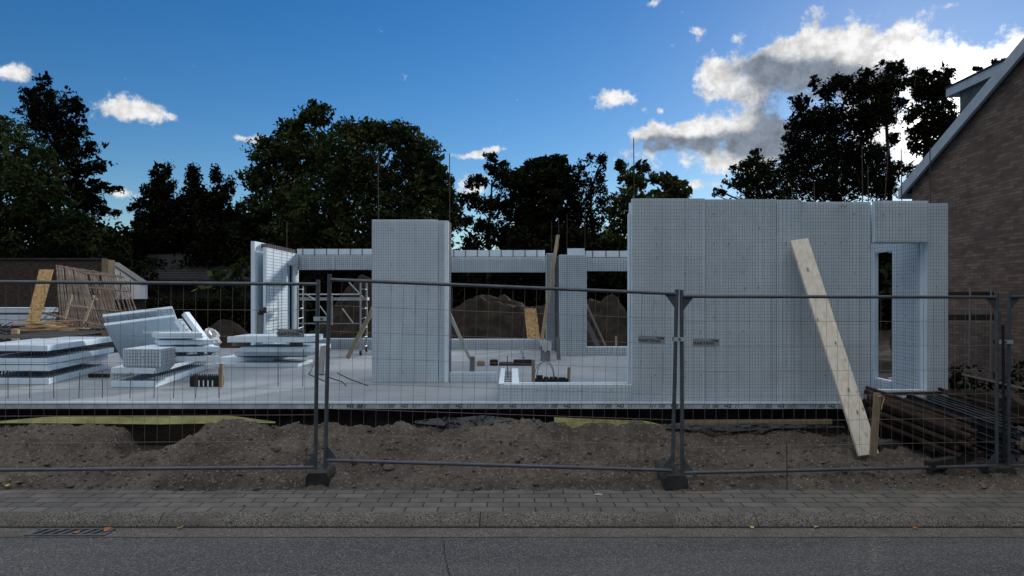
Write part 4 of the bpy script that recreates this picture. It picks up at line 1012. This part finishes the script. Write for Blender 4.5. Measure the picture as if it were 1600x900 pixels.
def tree(name, label, D, blobs, lm, seed, dens=1., per=46, leaf_=.17, crad=(.45, .95), flat=.75, droop=0., trunk=(None, None), tr=.28, core=.55, cat='tree', group=None, depth=1., nlimb=1.0):
    r = np.random.default_rng(seed); cs = []; rs = []; core_c = []; core_r = []
    for (px, py, rx, ry) in blobs:
        c = np.array(W(px, py, D)); a, b_ = rx / F * D, ry / F * D; dp = min(max(a, b_), 5) * depth
        vol = a * b_; n = max(6, int(vol * 13 * dens))
        d = r.normal(size=(n, 3)); d /= np.linalg.norm(d, axis=1)[:, None]; q = (r.random(n) ** .38)[:, None]
        off = r.normal(size=1)[0] * .5
        cr = r.uniform(crad[0] * .7, crad[1], n) * min(1, .4 + min(a, b_) * .5)
        p = c + np.array([0, off, 0]) + d * q * (np.array([a, dp, b_]) * 1.10 - cr[:, None] * .75).clip(.05)
        cs.append(p); rs.append(cr)
        if core:
            nc = int(vol * 75 * core); d = r.normal(size=(nc, 3)); d /= np.linalg.norm(d, axis=1)[:, None]
            core_c.append(c + d * (r.random(nc) ** .4)[:, None] * np.array([a, dp * .8, b_]) * .86)
    cs = np.concatenate(cs); rs = np.concatenate(rs)
    keep = cs[:, 2] > .6; cs, rs = cs[keep], rs[keep]
    v, f = leaf_cloud(cs, rs, int(per * 1.35), leaf_, seed + 1, flat, droop)
    if core:
        cc = np.concatenate(core_c); cc = cc[cc[:, 2] > .5]
        v2, f2 = leaf_cloud(cc, np.full(len(cc), .12), 1, leaf_ * 2.6, seed + 2); f2 = f2 + len(v); v = np.concatenate([v, v2]); f = np.concatenate([f, f2])
    bx = XW(trunk[0], D) if trunk[0] is not None else float(cs[:, 0].mean()); by = float(cs[:, 1].mean())
    o = thing(name, label, cat, (bx, by, .2), group)
    link('crown', fast_mesh('crown', v, f), lm, o)
    m = MB(); ztop = float(np.quantile(cs[:, 2], .75)); zb = .1
    tx = XW(trunk[1], D) if trunk[1] is not None else float(cs[:, 0].mean())
    N = 6; prev = Vector((bx, by, zb)); pr = tr
    rnd = random.Random(seed); spine = [prev]
    for i in range(1, N + 1):
        t = i / N; q = Vector((bx + (tx - bx) * t + rnd.uniform(-.15, .15), by + rnd.uniform(-.15, .15), zb + (ztop - zb) * t)); nr = tr * (1 - .8 * t)
        m.tube(prev, q, pr, 8, nr); prev, pr = q, nr; spine.append(q)
    idx = r.choice(len(cs), min(len(cs), int(26 * nlimb)), replace=False)
    for i in idx:
        c = Vector(cs[i]); h = max(zb + .35 * (ztop - zb), c.z - .6 * (c.xy - Vector((bx, by))).length); t = min(.98, (h - zb) / (ztop - zb)); k_ = int(t * N); s_ = spine[k_].lerp(spine[min(N, k_ + 1)], t * N - k_)
        mid = s_.lerp(c, .5) + Vector((0, 0, rnd.uniform(0, .3))); m.tube(s_, mid, tr * .32 * (1.1 - t), 5, tr * .18); m.tube(mid, c, tr * .18, 5, .015)
    m.build('trunk', BARK, o)
    return o

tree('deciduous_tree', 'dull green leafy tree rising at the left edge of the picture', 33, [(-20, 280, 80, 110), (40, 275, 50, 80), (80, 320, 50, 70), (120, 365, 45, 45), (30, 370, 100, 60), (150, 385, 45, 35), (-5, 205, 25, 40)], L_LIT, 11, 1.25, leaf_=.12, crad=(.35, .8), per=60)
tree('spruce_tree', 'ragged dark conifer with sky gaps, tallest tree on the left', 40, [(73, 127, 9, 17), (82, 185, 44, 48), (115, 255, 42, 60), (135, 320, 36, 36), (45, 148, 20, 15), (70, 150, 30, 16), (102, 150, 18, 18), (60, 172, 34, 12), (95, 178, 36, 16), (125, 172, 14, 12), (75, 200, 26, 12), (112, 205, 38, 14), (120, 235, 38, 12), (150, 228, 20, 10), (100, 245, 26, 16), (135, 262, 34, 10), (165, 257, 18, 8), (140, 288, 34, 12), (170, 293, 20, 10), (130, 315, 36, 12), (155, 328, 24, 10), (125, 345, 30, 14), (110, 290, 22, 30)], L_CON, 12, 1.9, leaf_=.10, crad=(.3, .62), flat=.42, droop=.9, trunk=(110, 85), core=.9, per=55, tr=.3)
for i, (px, top, hw, lab) in enumerate(((250, 253, 54, 'leftmost pointed dark cypress of the trio behind the low tiled roof'), (302, 260, 48, 'middle pointed dark cypress of the trio behind the low tiled roof'), (342, 265, 42, 'rightmost pointed dark cypress of the trio behind the low tiled roof'))):
    bl = [(px + random.uniform(-3, 3), top + 10 + t * 150, 5 + hw * min(1, t * 1.6 + .08) * .95, 15) for t in [j / 11 for j in range(12)]]
    tree('cypress_tree', lab, 42, bl, L_CON, 20 + i, 1.9, leaf_=.13, crad=(.3, .7), flat=1.3, droop=-.9, core=1.0, group='trio of dark cypresses', tr=.2, nlimb=.4)
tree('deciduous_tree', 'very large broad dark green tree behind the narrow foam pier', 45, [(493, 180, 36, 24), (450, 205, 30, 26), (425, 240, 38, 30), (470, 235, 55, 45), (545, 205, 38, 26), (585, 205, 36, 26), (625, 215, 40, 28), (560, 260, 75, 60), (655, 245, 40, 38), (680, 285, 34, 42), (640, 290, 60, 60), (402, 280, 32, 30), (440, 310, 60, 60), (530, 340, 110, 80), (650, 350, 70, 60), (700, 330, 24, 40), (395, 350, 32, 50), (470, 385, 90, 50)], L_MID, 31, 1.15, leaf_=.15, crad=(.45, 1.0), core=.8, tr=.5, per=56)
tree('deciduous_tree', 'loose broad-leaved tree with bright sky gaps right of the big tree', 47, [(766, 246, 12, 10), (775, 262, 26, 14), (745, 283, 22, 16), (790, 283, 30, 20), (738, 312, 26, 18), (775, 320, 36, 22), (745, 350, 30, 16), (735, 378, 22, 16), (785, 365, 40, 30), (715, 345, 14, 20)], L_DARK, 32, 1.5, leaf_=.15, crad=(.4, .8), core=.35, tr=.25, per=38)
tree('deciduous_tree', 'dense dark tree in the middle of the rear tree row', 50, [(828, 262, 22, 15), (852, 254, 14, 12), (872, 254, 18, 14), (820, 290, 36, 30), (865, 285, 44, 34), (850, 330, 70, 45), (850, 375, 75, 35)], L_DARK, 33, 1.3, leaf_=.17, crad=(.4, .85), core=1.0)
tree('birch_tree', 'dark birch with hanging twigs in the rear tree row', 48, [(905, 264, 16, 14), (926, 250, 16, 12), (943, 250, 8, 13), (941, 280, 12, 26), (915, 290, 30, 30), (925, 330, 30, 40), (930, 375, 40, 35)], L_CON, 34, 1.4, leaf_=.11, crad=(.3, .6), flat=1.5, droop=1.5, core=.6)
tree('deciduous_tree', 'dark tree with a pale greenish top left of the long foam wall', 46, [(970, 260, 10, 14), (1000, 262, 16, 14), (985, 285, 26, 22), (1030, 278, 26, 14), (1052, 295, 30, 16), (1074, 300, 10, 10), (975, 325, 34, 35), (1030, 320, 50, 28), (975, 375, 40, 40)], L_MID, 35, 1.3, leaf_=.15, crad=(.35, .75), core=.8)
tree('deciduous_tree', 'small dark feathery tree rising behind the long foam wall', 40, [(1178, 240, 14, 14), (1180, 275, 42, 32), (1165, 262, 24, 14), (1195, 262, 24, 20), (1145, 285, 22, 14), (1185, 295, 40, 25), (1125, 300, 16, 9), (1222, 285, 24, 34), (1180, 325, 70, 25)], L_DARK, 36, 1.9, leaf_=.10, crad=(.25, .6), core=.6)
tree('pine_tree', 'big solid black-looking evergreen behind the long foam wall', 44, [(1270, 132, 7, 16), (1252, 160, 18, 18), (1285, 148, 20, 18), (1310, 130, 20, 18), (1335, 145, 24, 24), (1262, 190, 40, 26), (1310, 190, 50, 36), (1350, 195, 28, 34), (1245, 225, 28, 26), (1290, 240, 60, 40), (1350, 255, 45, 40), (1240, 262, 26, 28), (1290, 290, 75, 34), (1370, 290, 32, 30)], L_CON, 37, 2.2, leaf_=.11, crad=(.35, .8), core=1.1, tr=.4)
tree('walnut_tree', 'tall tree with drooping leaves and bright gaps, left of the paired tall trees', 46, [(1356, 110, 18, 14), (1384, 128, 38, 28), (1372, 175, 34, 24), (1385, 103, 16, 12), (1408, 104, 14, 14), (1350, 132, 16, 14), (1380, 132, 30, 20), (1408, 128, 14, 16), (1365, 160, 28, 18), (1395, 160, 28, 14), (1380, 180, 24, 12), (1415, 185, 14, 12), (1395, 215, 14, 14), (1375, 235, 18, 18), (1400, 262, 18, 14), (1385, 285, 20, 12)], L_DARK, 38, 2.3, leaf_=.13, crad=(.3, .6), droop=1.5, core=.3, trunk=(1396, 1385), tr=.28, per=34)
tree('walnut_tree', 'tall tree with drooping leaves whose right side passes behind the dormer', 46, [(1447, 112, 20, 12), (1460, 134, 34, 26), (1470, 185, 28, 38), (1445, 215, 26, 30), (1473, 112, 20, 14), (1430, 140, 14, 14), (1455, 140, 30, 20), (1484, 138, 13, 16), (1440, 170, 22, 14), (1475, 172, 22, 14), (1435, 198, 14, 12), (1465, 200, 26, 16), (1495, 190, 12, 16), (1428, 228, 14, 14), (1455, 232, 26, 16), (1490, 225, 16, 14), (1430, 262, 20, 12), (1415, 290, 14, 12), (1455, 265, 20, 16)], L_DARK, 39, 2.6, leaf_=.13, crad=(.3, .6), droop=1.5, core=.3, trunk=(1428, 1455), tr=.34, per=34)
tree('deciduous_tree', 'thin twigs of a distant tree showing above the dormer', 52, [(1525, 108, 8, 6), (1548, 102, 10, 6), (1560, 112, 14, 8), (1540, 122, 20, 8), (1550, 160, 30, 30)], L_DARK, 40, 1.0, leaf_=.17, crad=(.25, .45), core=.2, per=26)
for lab, D, bl, lm, sd_ in (('dark green shrub in front of the left end of the low tiled roof', 30, [(195, 400, 24, 24), (225, 430, 22, 26), (180, 380, 30, 16), (240, 455, 16, 14)], L_DARK, 51),
                        ('bright-tipped green shrub beside the left corner of the shell', 29, [(380, 415, 20, 18), (345, 430, 28, 18), (370, 450, 30, 20), (395, 400, 12, 12), (318, 448, 16, 12)], L_MID, 52),
                        ('low dark shrub growing in the side yard beside the rack', 10.9, [(1500, 592, 14, 16), (1525, 585, 14, 18), (1545, 598, 14, 16), (1512, 604, 26, 12)], L_DARK, 53),
                        ('low dark shrub between the fence and the brick house at the right edge', 10.4, [(1590, 590, 22, 34), (1620, 600, 30, 40), (1560, 610, 18, 18)], L_DARK, 54),
                        ('green shrub seen through the opening at the right end of the shell', 24, [(1388, 432, 14, 14), (1400, 420, 16, 18), (1380, 455, 16, 16)], L_LIT, 55)):
    tree('shrub', lab, D, bl, lm, sd_, 2.2 if D > 20 else 18, leaf_=.09 if D > 20 else .03, crad=(.25, .5) if D > 20 else (.08, .2), core=.8 if D > 20 else 4, tr=.05, cat='shrub', per=50 if D > 20 else 34, nlimb=.3)
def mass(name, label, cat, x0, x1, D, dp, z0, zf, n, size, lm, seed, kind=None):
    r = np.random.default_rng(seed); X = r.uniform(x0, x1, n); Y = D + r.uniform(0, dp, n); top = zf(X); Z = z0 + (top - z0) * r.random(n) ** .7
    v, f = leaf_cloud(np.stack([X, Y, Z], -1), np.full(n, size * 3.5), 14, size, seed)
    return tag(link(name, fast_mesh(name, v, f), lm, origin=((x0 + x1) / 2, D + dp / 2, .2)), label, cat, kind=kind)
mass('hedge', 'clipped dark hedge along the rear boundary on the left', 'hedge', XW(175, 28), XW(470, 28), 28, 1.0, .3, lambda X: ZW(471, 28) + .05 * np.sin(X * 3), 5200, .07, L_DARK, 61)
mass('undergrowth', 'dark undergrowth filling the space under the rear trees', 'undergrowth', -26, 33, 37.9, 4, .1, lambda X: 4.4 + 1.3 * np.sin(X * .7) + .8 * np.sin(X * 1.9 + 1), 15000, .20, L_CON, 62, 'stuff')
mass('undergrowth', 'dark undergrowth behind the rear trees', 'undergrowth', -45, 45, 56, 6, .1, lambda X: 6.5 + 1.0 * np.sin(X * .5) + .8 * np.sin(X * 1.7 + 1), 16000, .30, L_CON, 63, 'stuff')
